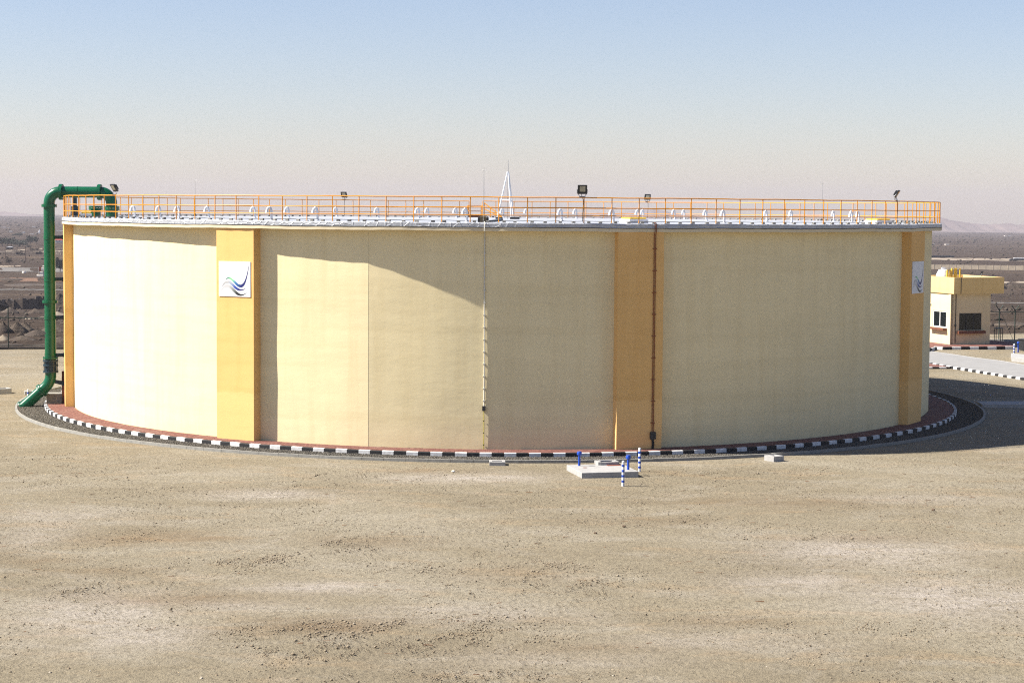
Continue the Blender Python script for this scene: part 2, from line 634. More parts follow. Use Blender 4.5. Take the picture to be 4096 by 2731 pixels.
def pebbles(name, P, size, mat, flat=0.6, stretch=0.5):
    """many small uneven stones in one mesh"""
    n = len(P)
    V = OCT_V[None] * (1 + RNG.uniform(-.35, .35, (n, 6, 1)))
    s = size[:, None, None] * np.stack([1 + stretch * RNG.random(n), np.ones(n), flat * RNG.uniform(.7, 1.3, n)], -1)[:, None, :]
    V = V * s
    V += RNG.uniform(-.22, .22, (n, 6, 3)) * size[:, None, None]
    a = RNG.uniform(0, 2 * PI, n)
    c, sn = np.cos(a)[:, None], np.sin(a)[:, None]
    x = V[..., 0] * c - V[..., 1] * sn
    y = V[..., 0] * sn + V[..., 1] * c
    V = np.stack([x, y, V[..., 2]], -1) + P[:, None, :]
    Fc = OCT_F[None] + (np.arange(n) * 6)[:, None, None]
    return numpy_mesh(name, V.reshape(-1, 3), Fc.reshape(-1, 3), mat)


# ================================================================== LAND
# bleached dusty patches and ochre stains, where the photograph shows them (px, py, half sizes, strength)
DUST = [(3450, 2200, 420, 55, .9), (3850, 2390, 420, 70, 1), (3200, 2330, 300, 40, .8), (380, 2450, 300, 90, .9), (560, 2540, 260, 50, .8), (1280, 2350, 330, 22, .9), (1080, 1975, 260, 18, .8),
        (1880, 1908, 320, 18, 1), (3700, 1990, 300, 18, .6), (230, 2060, 260, 30, .6), (1850, 2450, 420, 40, .6), (150, 2130, 150, 50, .6), (2900, 2560, 500, 40, .5), (2200, 2640, 500, 40, .4), (950, 2420, 300, 25, .5)]
OCHRE = [(650, 2150, 300, 28, .8), (1250, 2500, 330, 28, .9), (750, 2390, 380, 24, .7), (1500, 2160, 260, 25, .5), (3150, 2010, 500, 25, .5), (2600, 2080, 250, 20, .4), (1700, 1880, 200, 10, .5),
         (2050, 2290, 250, 30, .5), (2900, 2480, 260, 20, .6), (400, 2280, 240, 18, .5), (2350, 2590, 300, 20, .5), (3500, 2150, 250, 14, .5), (120, 2240, 200, 18, .6)]


def yard():
    # visible yard as one sheet with gentle unevenness, bounded by the fence line
    xs = np.concatenate([np.arange(-150, -60, 10), np.arange(-60, -26, 2.0), np.arange(-26, 26.1, 0.6), np.arange(28, 60.1, 2.0), np.arange(70, 151, 10)])
    ts = np.concatenate([np.linspace(0, .55, 30), np.linspace(.552, .80, 130), np.linspace(.81, 1, 40)])
    V = []
    for t in ts:
        for x in xs:
            y = lerp(-260.0, float(edge_y(x)), t)
            z = GZ
            r = math.hypot(x, y)
            if r > 28.5:
                k = min(1, (r - 28.5) / 4)
                z += k * (0.035 * math.sin(x * .45 + .8 * math.sin(y * .31)) * math.sin(y * .38 + 1) - 0.02)
            V.append((x, y, z))
    nx = len(xs)
    Fc = [(j * nx + i, j * nx + i + 1, (j + 1) * nx + i + 1, (j + 1) * nx + i) for j in range(len(ts) - 1) for i in range(nx - 1)]
    m = MB().add(V, Fc)
    # skirt down to the plain along the far edge
    j = len(ts) - 1
    top = [V[j * nx + i] for i in range(nx)]
    m.add(top + [(x, y + .3, -1.2) for x, y, z in top], [(i, i + 1, nx + i + 1, nx + i) for i in range(nx - 1)])
    o = m.build('ground', M_sand, None, True, 60)
    P = np.array(m.v)
    for nm, blobs in (('dust', DUST), ('ochre', OCHRE)):
        a = np.zeros(len(P))
        for px, py, wx, wy, k in blobs:
            c = atz(px, py, GZ); e = atz(px + wx, py, GZ); f = atz(px, py - wy, GZ)
            sx, sy = abs(e[0] - c[0]), abs(f[1] - c[1])
            a = np.maximum(a, k * np.exp(-(((P[:, 0] - c[0]) / sx) ** 2 + ((P[:, 1] - c[1]) / sy) ** 2)))
        at = o.data.attributes.new(nm, 'FLOAT', 'POINT')
        at.data.foreach_set('value', a.astype(np.float32))
    tag(o, kind='structure')


yard()


def plain():
    azs = np.concatenate([np.linspace(-180, -20, 24, endpoint=False), np.linspace(-20, 20, 321), np.linspace(20, 180, 25)[1:]]) * D2R
    rs = np.concatenate([[20, 60, 100, 130], np.geomspace(145, 900, 150), np.geomspace(920, 7000, 70)])
    A, Rr = np.meshgrid(azs, rs)
    X = CAM[0] + Rr * np.sin(A)
    Y = CAM[1] + Rr * np.cos(A)
    Z = tz(X, Y)
    V = np.stack([X, Y, Z], -1).reshape(-1, 3)
    na = len(azs)
    i, j = np.meshgrid(np.arange(na - 1), np.arange(len(rs) - 1))
    Fc = np.stack([j * na + i, j * na + i + 1, (j + 1) * na + i + 1, (j + 1) * na + i], -1).reshape(-1, 4)[:, ::-1]
    o = link('desert_plain', numpy_mesh('desert_plain', V, Fc, M_plain, True))
    tag(o, kind='structure')


plain()


def hill_range(name, pts, depth, width):
    """ridge through (px, py) crest points at a distance, with slopes on both sides"""
    crest = []
    for (x0, y0), (x1, y1) in zip(pts[:-1], pts[1:]):
        n = max(2, int(abs(x1 - x0) / 14))
        for k in range(n):
            t = k / n
            crest.append((lerp(x0, x1, t), lerp(y0, y1, t) + random.uniform(-1.6, 1.6)))
    crest.append(pts[-1])
    V = []
    for px, py in crest:
        p = atdep(px, py, depth)
        for u, hgt in ((-1, 0), (-.55, .35), (-.22, .78), (0, 1), (.3, .6), (1, 0)):
            q = p + np.array([0, u * width, 0]) * (1 + 0.1 * math.sin(px * .1))
            base = float(tz(q[0], q[1])) - 1
            z = lerp(base, p[2], hgt * (1 if hgt in (0, 1) else random.uniform(.85, 1.12)))
            V.append((q[0] + random.uniform(-6, 6), q[1], z))
    m = len(crest)
    Fc = [(i * 6 + k, (i + 1) * 6 + k, (i + 1) * 6 + k + 1, i * 6 + k + 1) for i in range(m - 1) for k in range(5)]
    tag(MB().add(V, Fc).build(name, M_hill, None, True, 80), kind='structure')


hill_range('hills', [(3560, 905), (3660, 893), (3760, 871), (3800, 880), (3860, 889), (3930, 899), (3975, 897), (4040, 893), (4075, 902), (4140, 884), (4300, 880), (4500, 900)], 5900, 300)
hill_range('hills', [(-260, 846), (-80, 841), (0, 845), (60, 850), (110, 858), (190, 864), (270, 868), (420, 874)], 5700, 260)
hill_range('hills', [(2280, 872), (2340, 858), (2400, 851), (2440, 856), (2500, 848), (2560, 836), (2620, 834), (2660, 846), (2720, 858), (2800, 868)], 6100, 260)

# ================================================================== TANK
tank = thing('water_tank', 'huge round cream water storage tank with ochre pilasters and silver roof edge', 'water tank')
PIL = [-75.25 + 45 * k for k in range(8)]
JOINTS = []
for k in range(8):
    a = PIL[k]
    JOINTS += [a, a + 15.75, a + 28.9]
JOINTS.append(PIL[0] + 360)


def tank_wall():
    m = MB()
    for a0, a1 in zip(JOINTS[:-1], JOINTS[1:]):
        mid, half = (a0 + a1) / 2, (a1 - a0) / 2
        n = max(6, int((a1 - a0) / 0.75))
        V, zs = [], [0.05, 1.2, 2.5, 4, 5.5, 7, 8.5, 9.4, ZB + .02]
        off = 0.006 if a0 == PIL[1] else 0.0
        fl = 0.42 if PIL[1] <= a0 < PIL[2] else 0.15
        for z in zs:
            for i in range(n + 1):
                a = lerp(a0, a1, i / n)
                flat = R * math.cos(half * D2R) / math.cos((a - mid) * D2R)
                r = lerp(R, flat, fl) + off + 0.012 * math.sin(a * .9 + z * .7) * math.sin(z * 1.1 + a * .23)
                V.append(cyl(a, r, z))
        Fc = [(j * (n + 1) + i, j * (n + 1) + i + 1, (j + 1) * (n + 1) + i + 1, (j + 1) * (n + 1) + i) for j in range(len(zs) - 1) for i in range(n)]
        m.add(V, Fc)
    m.build('wall', M_wall, tank, True, 30)


tank_wall()


def pilaster(th):
    m = MB()
    d, w = 0.45, 2.2
    t = th * D2R
    n = Vector((math.sin(t), -math.cos(t), 0)); u = Vector((math.cos(t), math.sin(t), 0))
    zs = [0.05, 2.0, 4.0, 6.0, 8.0, ZB + .01]
    V = []
    for z in zs:
        for a, b in ((-w / 2, -1.0), (-w / 2, d), (-w / 6, d), (w / 6, d), (w / 2, d), (w / 2, -1.0)):
            j = 0.008 * math.sin(z * 1.3 + a * 2 + th) if b > 0 else 0
            V.append(u * (a + j) + n * (R + b + j) + Vector((0, 0, z)))
    Fc = [(j * 6 + i, j * 6 + i + 1, (j + 1) * 6 + i + 1, (j + 1) * 6 + i) for j in range(5) for i in range(5)]
    m.add(V, Fc)
    m.build('pilaster', M_pil, tank, True, 30)


for th in PIL:
    pilaster(th)


def ring_band(prof, n, wob=0.0):
    """closed ring with an (r,z) profile, walked outside-up-inside; uneven by wob"""
    V, Fc = [], []
    k = len(prof)
    for i in range(n):
        a = 360.0 * i / n
        w = wob * (math.sin(a * .31) + .6 * math.sin(a * .83 + 1) + .4 * math.sin(a * 2.7))
        for r, z in prof:
            V.append(cyl(a, r + (w if r > R else 0), z + w * .6))
    for i in range(n):
        j = (i + 1) % n
        for q in range(k - 1):
            Fc.append((i * k + q, j * k + q, j * k + q + 1, i * k + q + 1))
    return MB().add(V, Fc)


ring_band([(R - .6, ZB), (RS - .01, ZB), (RS, ZB + .012), (RS, ZB + .155), (RS - .05, ZB + .155)], 720, 0.016).build('roof_slab', M_fascia, tank, True, 35)
ring_band([(RS - .06, ZB + .156), (RS + .012, ZB + .158), (RS + .012, ZB + .180), (RS - .06, ZB + .181)], 720, 0.016).build('drip_seal', M_black, tank, True, 35)


def roof():
    n = 360
    V, Fc = [], []
    prof = [(RS - .05, ZB + .182), (RS + .004, ZB + .185), (RS + .004, ZT - .03), (RS - .03, ZT), (RS - .5, ZT + .005), (16, ZT + .02), (8, ZT + .035), (0.5, ZT + .04)]
    k = len(prof)
    for i in range(n):
        a = 360.0 * i / n
        w = 0.016 * (math.sin(a * .31) + .6 * math.sin(a * .83 + 1) + .4 * math.sin(a * 2.7))
        for r, z in prof:
            V.append(cyl(a, r + (w if r > R else 0), z + (w * .6 if r > R else 0)))
    for i in range(n):
        j = (i + 1) % n
        for q in range(k - 1):
            Fc.append((i * k + q, j * k + q, j * k + q + 1, i * k + q + 1))
    Fc.append(tuple(i * k + k - 1 for i in range(n)))
    MB().add(V, Fc).build('roof_membrane', M_mem, tank, True, 35)


roof()

# ------------------------------------------------------------------ ring of paving round the tank
KO, KI = 26.06, 25.90
pav = ring_band([(R - .3, PAVE - .03), (KI, PAVE - .03)], 360)
pave = pav.build('pavement', M_joint)
tag(pave, kind='structure')


def lay_bricks():
    rows = [R + .16 + .1005 * i for i in range(13)]
    bw, bt, jt = 0.196, 0.0945, 0.0
    items = []
    for ri, r0 in enumerate(rows):
        r = r0 - .05
        n = int(2 * PI * r / 0.2)
        for k in range(n):
            a = 360.0 * (k + (0.5 if ri % 2 else 0)) / n - 180
            if -100 < a < 112:
                items.append((r, a))
    items = np.array(items)
    P = np.stack([items[:, 0] * np.sin(items[:, 1] * D2R), -items[:, 0] * np.cos(items[:, 1] * D2R)], -1)
    dist = np.hypot(P[:, 0] - CAM[0], P[:, 1] - CAM[1])
    order = np.argsort(dist)
    proto = MB().box(0, 0, 0, bw, bt, 0.06, 0, 0.006).mesh('brick', M_brick)
    for i in order[:300]:
        o = link('brick', proto, pave)
        o.location = (P[i, 0], P[i, 1], PAVE - .03 + random.uniform(-.003, .003))
        o.rotation_euler = (random.uniform(-.01, .01), random.uniform(-.01, .01), items[i, 1] * D2R)
    m = MB()
    for i in order[300:]:
        m.box(P[i, 0], P[i, 1], PAVE - .03 + random.uniform(-.004, .004), bw, bt, 0.06, items[i, 1] * D2R)
    tag(m.build('brickwork', M_brick, pave), kind='stuff')


lay_bricks()


def tank_kerb():
    root = thing('kerb', None, None)
    tag(root, kind='structure')
    nblk = 294
    step = 360.0 / nblk
    phase = -2.13
    r0, r1, z0, z1, be = KI, KO, -0.14, 0.15, 0.02
    V = []
    for a in (-step / 2 + .02, 0, step / 2 - .02):
        for r, z in ((r0, z0), (r1, z0), (r1, z1 - be), (r1 - be, z1), (r0, z1)):
            V.append(cyl(a, r, z))
    Fc = [(4, 3, 2, 1, 0), (10, 11, 12, 13, 14)]
    for i in (0, 5):
        for q in range(5):
            w = (q + 1) % 5
            Fc.append((i + q, i + w, i + 5 + w, i + 5 + q))
    me = [MB().add(V, Fc).mesh('kerb_block', mt) for mt in (M_whiteworn, M_black)]
    k0 = int((-98 - phase) / step)
    for k in range(k0, k0 + int(212 / step)):
        a = phase + (k + .5) * step
        o = link('kerb_block', me[k % 2], root)
        o.location = (random.uniform(-.004, .004), random.uniform(-.004, .004), random.uniform(-.004, .004))
        o.rotation_euler = (0, 0, (a + random.uniform(-.012, .012)) * D2R)
    # low concrete edging round the gravel bed: individual lengths
    rt = thing('edging', None, None)
    tag(rt, kind='structure')
    step = 360.0 / 172
    V = []
    for a in (-step / 2 + .012, 0, step / 2 - .012):
        for r, z in ((27.50, GZ - .1), (27.61, GZ - .1), (27.61, 0.035), (27.50, 0.035)):
            V.append(cyl(a, r, z))
    Fc = [(3, 2, 1, 0), (8, 9, 10, 11)]
    for i in (0, 4):
        for q in range(4):
            w = (q + 1) % 4
            Fc.append((i + q, i + w, i + 4 + w, i + 4 + q))
    me = MB().add(V, Fc).mesh('edging_stone', M_conc2)
    for k in range(-48, 56):
        o = link('edging_stone', me, rt)
        o.location = (0, 0, random.uniform(-.012, .006))
        o.rotation_euler = (0, 0, (k + .3) * step * D2R)


tank_kerb()
bed = ring_band([(KO - .02, GZ + .055), (27.52, GZ + .05)], 360).build('gravel_bed', M_gravelbed)
tag(bed, kind='structure')
ng = 62000
ga = RNG.uniform(-98, 112, ng); gr = np.sqrt(RNG.uniform(KO ** 2, 27.5 ** 2, ng))
GP = np.stack([gr * np.sin(ga * D2R), -gr * np.cos(ga * D2R), np.full(ng, GZ + .06) + RNG.uniform(0, .02, ng)], -1)
tag(link('gravel', pebbles('gravel', GP, RNG.uniform(.012, .034, ng), M_gravel, .8)), 'dark grey gravel filling the curved bed outside the kerb', 'gravel', kind='stuff')

# ------------------------------------------------------------------ loose stones of the yard
CLODS = [(2210, 2255, 230, 26, 900), (2270, 2335, 200, 40, 900), (1350, 2165, 190, 40, 800), (1040, 2235, 200, 30, 600), (1720, 2490, 330, 34, 1500), (1850, 2560, 420, 40, 1400), (700, 2150, 230, 32, 800),
         (1180, 2520, 330, 40, 1100), (900, 2240, 260, 20, 500), (2750, 2090, 200, 18, 250), (1250, 2600, 420, 40, 1200), (3250, 2150, 200, 14, 250), (2050, 2700, 500, 26, 900), (3400, 2500, 350, 30, 500),
         (600, 2690, 400, 26, 700), (2550, 2210, 180, 20, 300), (350, 2350, 260, 26, 400), (3100, 2650, 300, 26, 400), (1580, 2280, 200, 20, 400), (1350, 1900, 400, 14, 350), (2900, 1890, 500, 14, 350)]


def yard_stones():
    # even fine grit, plus churned clusters of clods
    n = 105000
    dep = np.sqrt(RNG.uniform(40 ** 2, 86 ** 2, n))
    x, y = RNG.uniform(-.295, .295, n) * dep, CAM[1] + dep
    s = np.clip(RNG.lognormal(-4.62, .52, n), .004, .035)
    X, Y, S = [x], [y], [s]
    for px, py, wx, wy, k in CLODS:
        k = int(k * 1.5)
        c = atz(px, py, GZ); e = atz(px + wx, py, GZ); f = atz(px, py - wy, GZ)
        X.append(c[0] + RNG.normal(0, .55, k) * (e[0] - c[0]))
        t = RNG.normal(0, .55, k)
        Y.append(c[1] + t * (f[1] - c[1]) + .06 * (X[-1] - c[0]))
        S.append(np.clip(RNG.lognormal(-4.35, .55, k), .006, .05))
    n = 3600
    dep = np.sqrt(RNG.uniform(40 ** 2, 84 ** 2, n))
    X.append(RNG.uniform(-.29, .29, n) * dep); Y.append(CAM[1] + dep); S.append(np.clip(RNG.lognormal(-3.95, .40, n), .010, .06))
    x, y, s = map(np.concatenate, (X, Y, S))
    ragged = np.sin(x * 2.1 + 1.3 * np.sin(y * 1.7)) * np.sin(y * 1.15 + 1.1 * np.sin(x * .9)) + .5 * np.sin(x * 5.3 - y * 2.9)
    k = (np.hypot(x, y) > 27.75) & ((s < .011) | (ragged > RNG.normal(.05, .35, len(x))))
    x, y, s = x[k], y[k], s[k]
    return np.stack([x, y, GZ - .012 + s * .2], -1), s


SP, SS = yard_stones()
tag(link('loose_stones', pebbles('loose_stones', SP, SS, M_stones, .62)), 'small stones and clods strewn over the sandy yard', 'stones', kind='stuff')


def twigs():
    m = MB()
    for _ in range(150):
        dep = math.sqrt(random.uniform(42 ** 2, 82 ** 2))
        p = Vector((random.uniform(-.28, .28) * dep, CAM[1] + dep, GZ + .008))
        if math.hypot(p.x, p.y) < 28:
            continue
        a = random.uniform(-.5, .5); L = random.uniform(.06, .28)
        d = Vector((math.cos(a), math.sin(a), 0))
        m.tube([p - d * L / 2, p + Vector((0, random.uniform(-.02, .02), .012)), p + d * L / 2 + Vector((0, 0, random.uniform(0, .03)))], random.uniform(.004, .011), 5)
    tag(m.build('litter', simple('dry_twig', (0.17, 0.085, 0.04), .9, 0, .4, 3.0)), 'dry twigs and straw bits lying on the sand', 'twigs', kind='stuff')


twigs()


def rock(px, py, s, mat, label):
    p = atz(px, py, GZ)
    m = MB()
    V = []
    for i, (u, nn) in enumerate(((-.9, 5), (-.2, 7), (.45, 6), (.85, 4))):
        rr = math.sqrt(max(.05, 1 - u * u)) * s
        for k in range(7):
            a = 2 * PI * k / 7 + i * .3
            q = rr * random.uniform(.75, 1.15)
            V.append((q * math.cos(a) * 1.25, q * math.sin(a), (u + .55) * s * .7))
    Fc = [(j * 7 + k, j * 7 + (k + 1) % 7, (j + 1) * 7 + (k + 1) % 7, (j + 1) * 7 + k) for j in range(3) for k in range(7)]
    Fc += [tuple(range(6, -1, -1)), tuple(range(21, 28))]
    m.add(V, Fc)
    o = m.build('stone', mat)
    o.location = p
    tag(o, label, 'stone')


rock(1813, 1887, .075, M_paleblock, 'white stone on the sand just below the left concrete box by the edging')
M_drock = simple('dark_rock', (0.11, 0.075, 0.05), .95, 0, .3, 15)
rock(2382, 2133, .055, M_drock, 'dark pointed stone lying alone on the sand below the blue striped posts')
rock(2496, 2106, .06, M_drock, 'brown stone on the sand straight below the nearer striped post')
rock(3733, 2040, .07, M_drock, 'dark stone on the sand at right, below the big shadow')

# ================================================================== ROOF: railing
ZR = ZT + 1.165
RR = 24.90
NP = 121
STEP = 360.0 / NP
rail = thing('guard_rail', 'orange-yellow pipe guard rail running round the edge of the tank roof', 'railing', (0, 0, 0))
GAP0, GAP1 = 180 - 2.4, 180 + 4.6
# gate position measured on the far side of the ring
def far_angle(px):
    d = ray(px, 835); a = d[0] ** 2 + d[1] ** 2; b = CAM[0] * d[0] + CAM[1] * d[1]; c = CAM[1] ** 2 - RR ** 2
    t = (-b + math.sqrt(b * b - a * c)) / a
    P = CAM + t * d
    return math.degrees(math.atan2(P[0], -P[1])) % 360
GAP1, GAP0 = far_angle(1876), far_angle(1931)


def rail_ring(z, r):
    pts = []
    n = 360
    span = 360 - (GAP1 - GAP0)
    for i in range(n + 1):
        a = GAP1 + span * i / n
        w = .006 * math.sin(a * .5) + .004 * math.sin(a * 1.9)
        pts.append(cyl(a, RR + w, z + w))
    MB().tube(pts, r, 8).build('rail', M_orange, rail, True, 50)


for z, r in ((ZR, .026), (ZT + .70, .022), (ZT + .35, .022)):
    rail_ring(z, r)
pm = MB().tube([(0, 0, 0), (0, 0, 1.165)], .024, 8)
pm = pm.mesh('post', M_orange, True, 50)
bm_ = MB().box(0, 0, .012, .14, .14, .024).mesh('base_plate', M_mem)
PA = []
for k in range(NP):
    a = -0.39 + k * STEP
    a360 = a % 360
    if GAP0 + .4 < a360 < GAP1 - .4:
        continue
    PA.append(a)
PA += [GAP0, GAP1]
for a in PA:
    o = link('post', pm, rail)
    o.location = cyl(a, RR, ZT)
    o.rotation_euler = (random.uniform(-.008, .008), random.uniform(-.008, .008), a * D2R)
    b = link('base_plate', bm_, o)

# landing and stair beyond the gap on the far side
st = thing('access_stair', 'orange stair landing with handrails at the gap in the far railing', 'stair')
gp0, gp1 = Vector(cyl(GAP0, RR, ZT)), Vector(cyl(GAP1, RR, ZT))
m = MB()
u = (gp0 - gp1).normalized(); v = Vector((-u.y, u.x, 0))
if v.y < 0:
    v = -v
m.obox((gp0 + gp1) / 2 + v * .9 + Vector((0, 0, -.05)), u * .55, v * .9, (0, 0, .03))
m.build('platform', M_terracotta, st)
for g in (gp0, gp1):
    m = MB()
    for zz in (.85, .45):
        m.tube([g + v * .02 + Vector((0, 0, zz)), g + v * 1.8 + Vector((0, 0, zz))], .024, 8)
    for q in (.9, 1.8):
        m.tube([g + v * q + Vector((0, 0, -.1)), g + v * q + Vector((0, 0, .85))], .024, 8)
    m.build('handrail', M_orange, st, True, 50)
m = MB()
for zz in (.85, .45):
    m.tube([gp0 + v * 1.8 + Vector((0, 0, zz)), gp1 + v * 1.8 + Vector((0, 0, zz))], .024, 8)
m.build('handrail', M_orange, st, True, 50)
# sloping stair rails coming down on to the roof on the right of the gap
for zz, drop in ((1.05, 1.0), (.62, .62)):
    m = MB()
    a = gp0 + Vector((.1, -.35, zz)); b = gp0 + Vector((1.35, -.9, zz - drop + .03))
    m.tube([a, b], .035, 8)
    m.build('sloping_rail', M_orange, st, True, 50)
m = MB()
m.tube([gp0 + Vector((.1, -.35, 0)), gp0 + Vector((.1, -.35, 1.05))], .04, 8)
m.tube([gp0 + Vector((.55, -.55, 0)), gp0 + Vector((.55, -.55, .7))], .03, 8)
m.build('newel', M_orange, st, True, 50)
m = MB()
for k in range(3):
    m.obox(gp0 + Vector((-.55 - .0, -.25 - .28 * k, .17 - .055 * k)), (.5, 0, 0), (0, .13, 0), (0, 0, .02))
    m.obox(gp0 + Vector((-.55, -.25 - .28 * k, .08 - .03 * k)), (.45, 0, 0), (0, .02, 0), (0, 0, .07))
m.build('step', M_terracotta, st)

# ------------------------------------------------------------------ conductor cable on small blocks round the roof
cab = thing('conductor_cable', 'thin black cable carried on small blocks round the roof edge behind the railing', 'cable')
RC = 24.62
pts = []
for i in range(1400):
    a = 360.0 * i / 1400
    pts.append(cyl(a, RC + .012 * math.sin(a * 2.3), ZT + .105 - .016 * abs(math.sin(a * PI / 1.5 / 1.0 * .5))))
MB().tube(pts, .013, 6, closed=True).build('cable', M_black, cab, True, 60)
nb = 240
cb = MB().box(0, 0, .047, .15, .12, .094, 0, .012).mesh('block', M_conc2)
for k in range(nb):
    a = 360.0 * (k + random.uniform(-.12, .12)) / nb
    o = link('block', cb, cab)
    o.location = cyl(a, RC, ZT + .004)
    o.rotation_euler = (0, 0, a * D2R + random.uniform(-.15, .15))

# ------------------------------------------------------------------ gooseneck vents
def make_vent():
    t = thing('gooseneck_vent', 'x', 'roof vent', (0, 0, 0), 0, 'white gooseneck vents on the tank roof')
    path = [(0, 0, 0), (0, 0, .40)]
    for k in range(1, 13):
        a = PI * k / 12 * .96
        path.append((-.105 + .105 * math.cos(a), 0, .40 + .19 * math.sin(a)))
    rad = [.056] * 2 + [.058] * 10 + [.062, .070]
    path.append((-.222, 0, .315)); rad.append(.085)
    MB().tube(path, rad, 12).build('pipe', M_white, t, True, 50)
    MB().lathe([(.11, 0), (.11, .02), (.075, .022), (.07, .05)], 14).build('flange', M_white, t, True, 40)
    MB().tube([(-.105, 0, .63), (-.105, 0, .68)], [.03, .022], 8).build('lifting_eye', M_white, t, True, 50)
    return t


VENTS = [(539, 865, 50.2), (641, 864, 46.9), (717, 870, 52.6), (835, 865, 46.9), (1019, 868, 47.8), (1086, 877, 56.0), (1155, 868, 45.4), (1270, 878, 55.5),
         (1348, 863, 38.3), (1514, 868, 43.0), (1677, 873, 45.4), (1714, 868, 39.2), (1827, 869, 40.2), (1868, 885, 56.0), (2014, 868, 38.5), (2110, 870, 38.6),
         (2247, 882, 50.2), (2306, 873, 39.7), (2454, 889, 54.0), (2555, 877, 43.0), (2574, 877, 38.6), (2699, 876, 38.6), (2738, 877, 38.3), (2826, 880, 45.4),
         (2897, 889, 55.0), (3067, 882, 46.9), (3167, 887, 50.3), (3336, 880, 42.2), (3408, 887, 48.6), (3435, 887, 47.4)]
ORD = 'first second third fourth fifth sixth seventh eighth ninth tenth eleventh twelfth thirteenth fourteenth fifteenth'.split()
NEAR = {0: 'white gooseneck vent standing nearest to the green pipe on the roof',
        14: 'white gooseneck vent at the foot of the white lattice mast',
        13: 'tall white gooseneck vent just left of the electrical box at the roof edge',
        18: 'white gooseneck vent touching the left end of the middle yellow hatch',
        29: 'white gooseneck vent just left of the right-hand yellow hatch, last of all',
        28: 'white gooseneck vent beside the last one, second from the right-hand hatch',
        20: 'white gooseneck vent below the far floodlight right of the middle hatch',
        16: 'white gooseneck vent left of the big near floodlight'}
vent = make_vent()
for i, (px, pb, h) in enumerate(VENTS):
    p = atdep(px, pb, .66 * F_PX / h)
    r = math.hypot(p[0], p[1])
    if r > 23.9:
        p[0] *= 23.9 / r; p[1] *= 23.9 / r
    rz = lerp(-.12, .85, (px - 500) / 3000.0) + random.uniform(-.08, .08)
    loc = (p[0], p[1], ZT + .02)
    if i < 15:
        lab = 'white gooseneck roof vent, ' + ORD[i] + ' from the left end of the roof'
    else:
        lab = 'white gooseneck roof vent, ' + ORD[29 - i] + ' from the right end of the roof'
    lab = NEAR.get(i, lab)
    if i == 0:
        vent.location, vent.rotation_euler = loc, (0, 0, rz)
        vent['label'] = lab
    else:
        dup(vent, loc, rz, lab)

# ------------------------------------------------------------------ floodlights
def floodlight(px, rr, far, aim_az, tilt, label, cable=True, size=1.0, on_rail=True, base=None):
    """lamp head on a yoke; aim_az is the horizontal direction of the lens, tilt its downward pitch"""
    if base is None:
        d = ray(px, 800); a = d[0] ** 2 + d[1] ** 2; b = CAM[0] * d[0] + CAM[1] * d[1]; c = CAM[1] ** 2 - rr ** 2
        t = (-b + (1 if far else -1) * math.sqrt(b * b - a * c)) / a
        P = CAM + t * d
        base = Vector((P[0], P[1], ZR + .03))
    t = thing('floodlight', label, 'floodlight', base, 0, 'black floodlights on the tank')
    n = Vector((math.cos(aim_az) * math.cos(tilt), math.sin(aim_az) * math.cos(tilt), -math.sin(tilt)))
    s = Vector((-math.sin(aim_az), math.cos(aim_az), 0))
    up = s.cross(n)
    if up.z < 0:
        up = -up
    S = size
    c0 = Vector((0, 0, .34 * S))
    m = MB()
    m.obox(c0, s * .215 * S, up * .205 * S, n * .035 * S)
    m.obox(c0 - n * .055 * S, s * .17 * S, up * .15 * S, n * .03 * S)
    for k in range(7):
        m.obox(c0 - n * .10 * S + s * (-.15 + .05 * k) * S, s * .006 * S, up * .13 * S, n * .03 * S)
    m.build('housing', M_dark, t)
    MB().obox(c0 + n * .038 * S + up * .03 * S, s * .13 * S, up * .125 * S, n * .006 * S).build('lens', M_lens, t)
    m = MB()
    w = .235 * S
    m.tube([c0 + s * w, c0 + s * w - up * .16 * S - n * .02, s * .11 * S + Vector((0, 0, .03)), -s * .11 * S + Vector((0, 0, .03)), c0 - s * w - up * .16 * S - n * .02, c0 - s * w], .016 * S, 6)
    m.build('bracket', M_steel, t)
    if on_rail:
        MB().obox((0, 0, .0), s * .16, Vector((0, 0, 1)) * .012, Vector((n.x, n.y, 0)) * .03).build('clamp_plate', M_dark, t)
    if cable:
        m = MB()
        pts = [(-n.x * .08, -n.y * .08, .22), (-n.x * .14, -n.y * .14, .06), (.04, -.05, -.12), (.05, .02, -.35), (.03, -.01, -.75), (.02, .0, -1.12)]
        m.tube(pts, .014, 6)
        m.build('cable', M_black, t, True, 60)
    return t


floodlight(457, RR, False, -2.45, .55, 'black floodlight on the railing beside the end of the green pipe')
floodlight(1376, RR, True, -1.9, .45, 'small black floodlight alone on the far railing left of the white mast')
floodlight(2329, RR, False, -1.40, .12, 'large black floodlight on the near railing, its lens facing the yard')
floodlight(2590, RR, True, -1.45, .45, 'small black floodlight on the far railing above the middle yellow hatch')
floodlight(3588, RR, False, -.35, .55, 'black floodlight tilted to the right near the right end of the railing')

# ------------------------------------------------------------------ lightning rods and mast
def rod(px, dep, ytop, label, r=.014, fork=True):
    p = atdep(px, 866, dep)
    top = atdep(px, ytop, dep)[2]
    t = thing('lightning_rod', label, 'lightning rod', (p[0], p[1], ZT), 0, 'thin lightning rods on the roof')
    h = top - ZT
    MB().tube([(0, 0, 0), (0, 0, h * .6), (0, 0, h)], [r, r * .8, r * .35], 6).build('rod', M_steel if fork else M_dark, t, True, 60)
    MB().lathe([(.11, 0), (.11, .05), (.04, .09), (.03, .16)], 10).build('base', M_dark, t, True, 40)
    if fork:
        m = MB()
        for a in (0, 2.1, 4.2):
            m.tube([(0, 0, h - .17), (.09 * math.cos(a), .09 * math.sin(a), h - .12)], r * .5, 5)
        m.build('prong', M_steel, t)


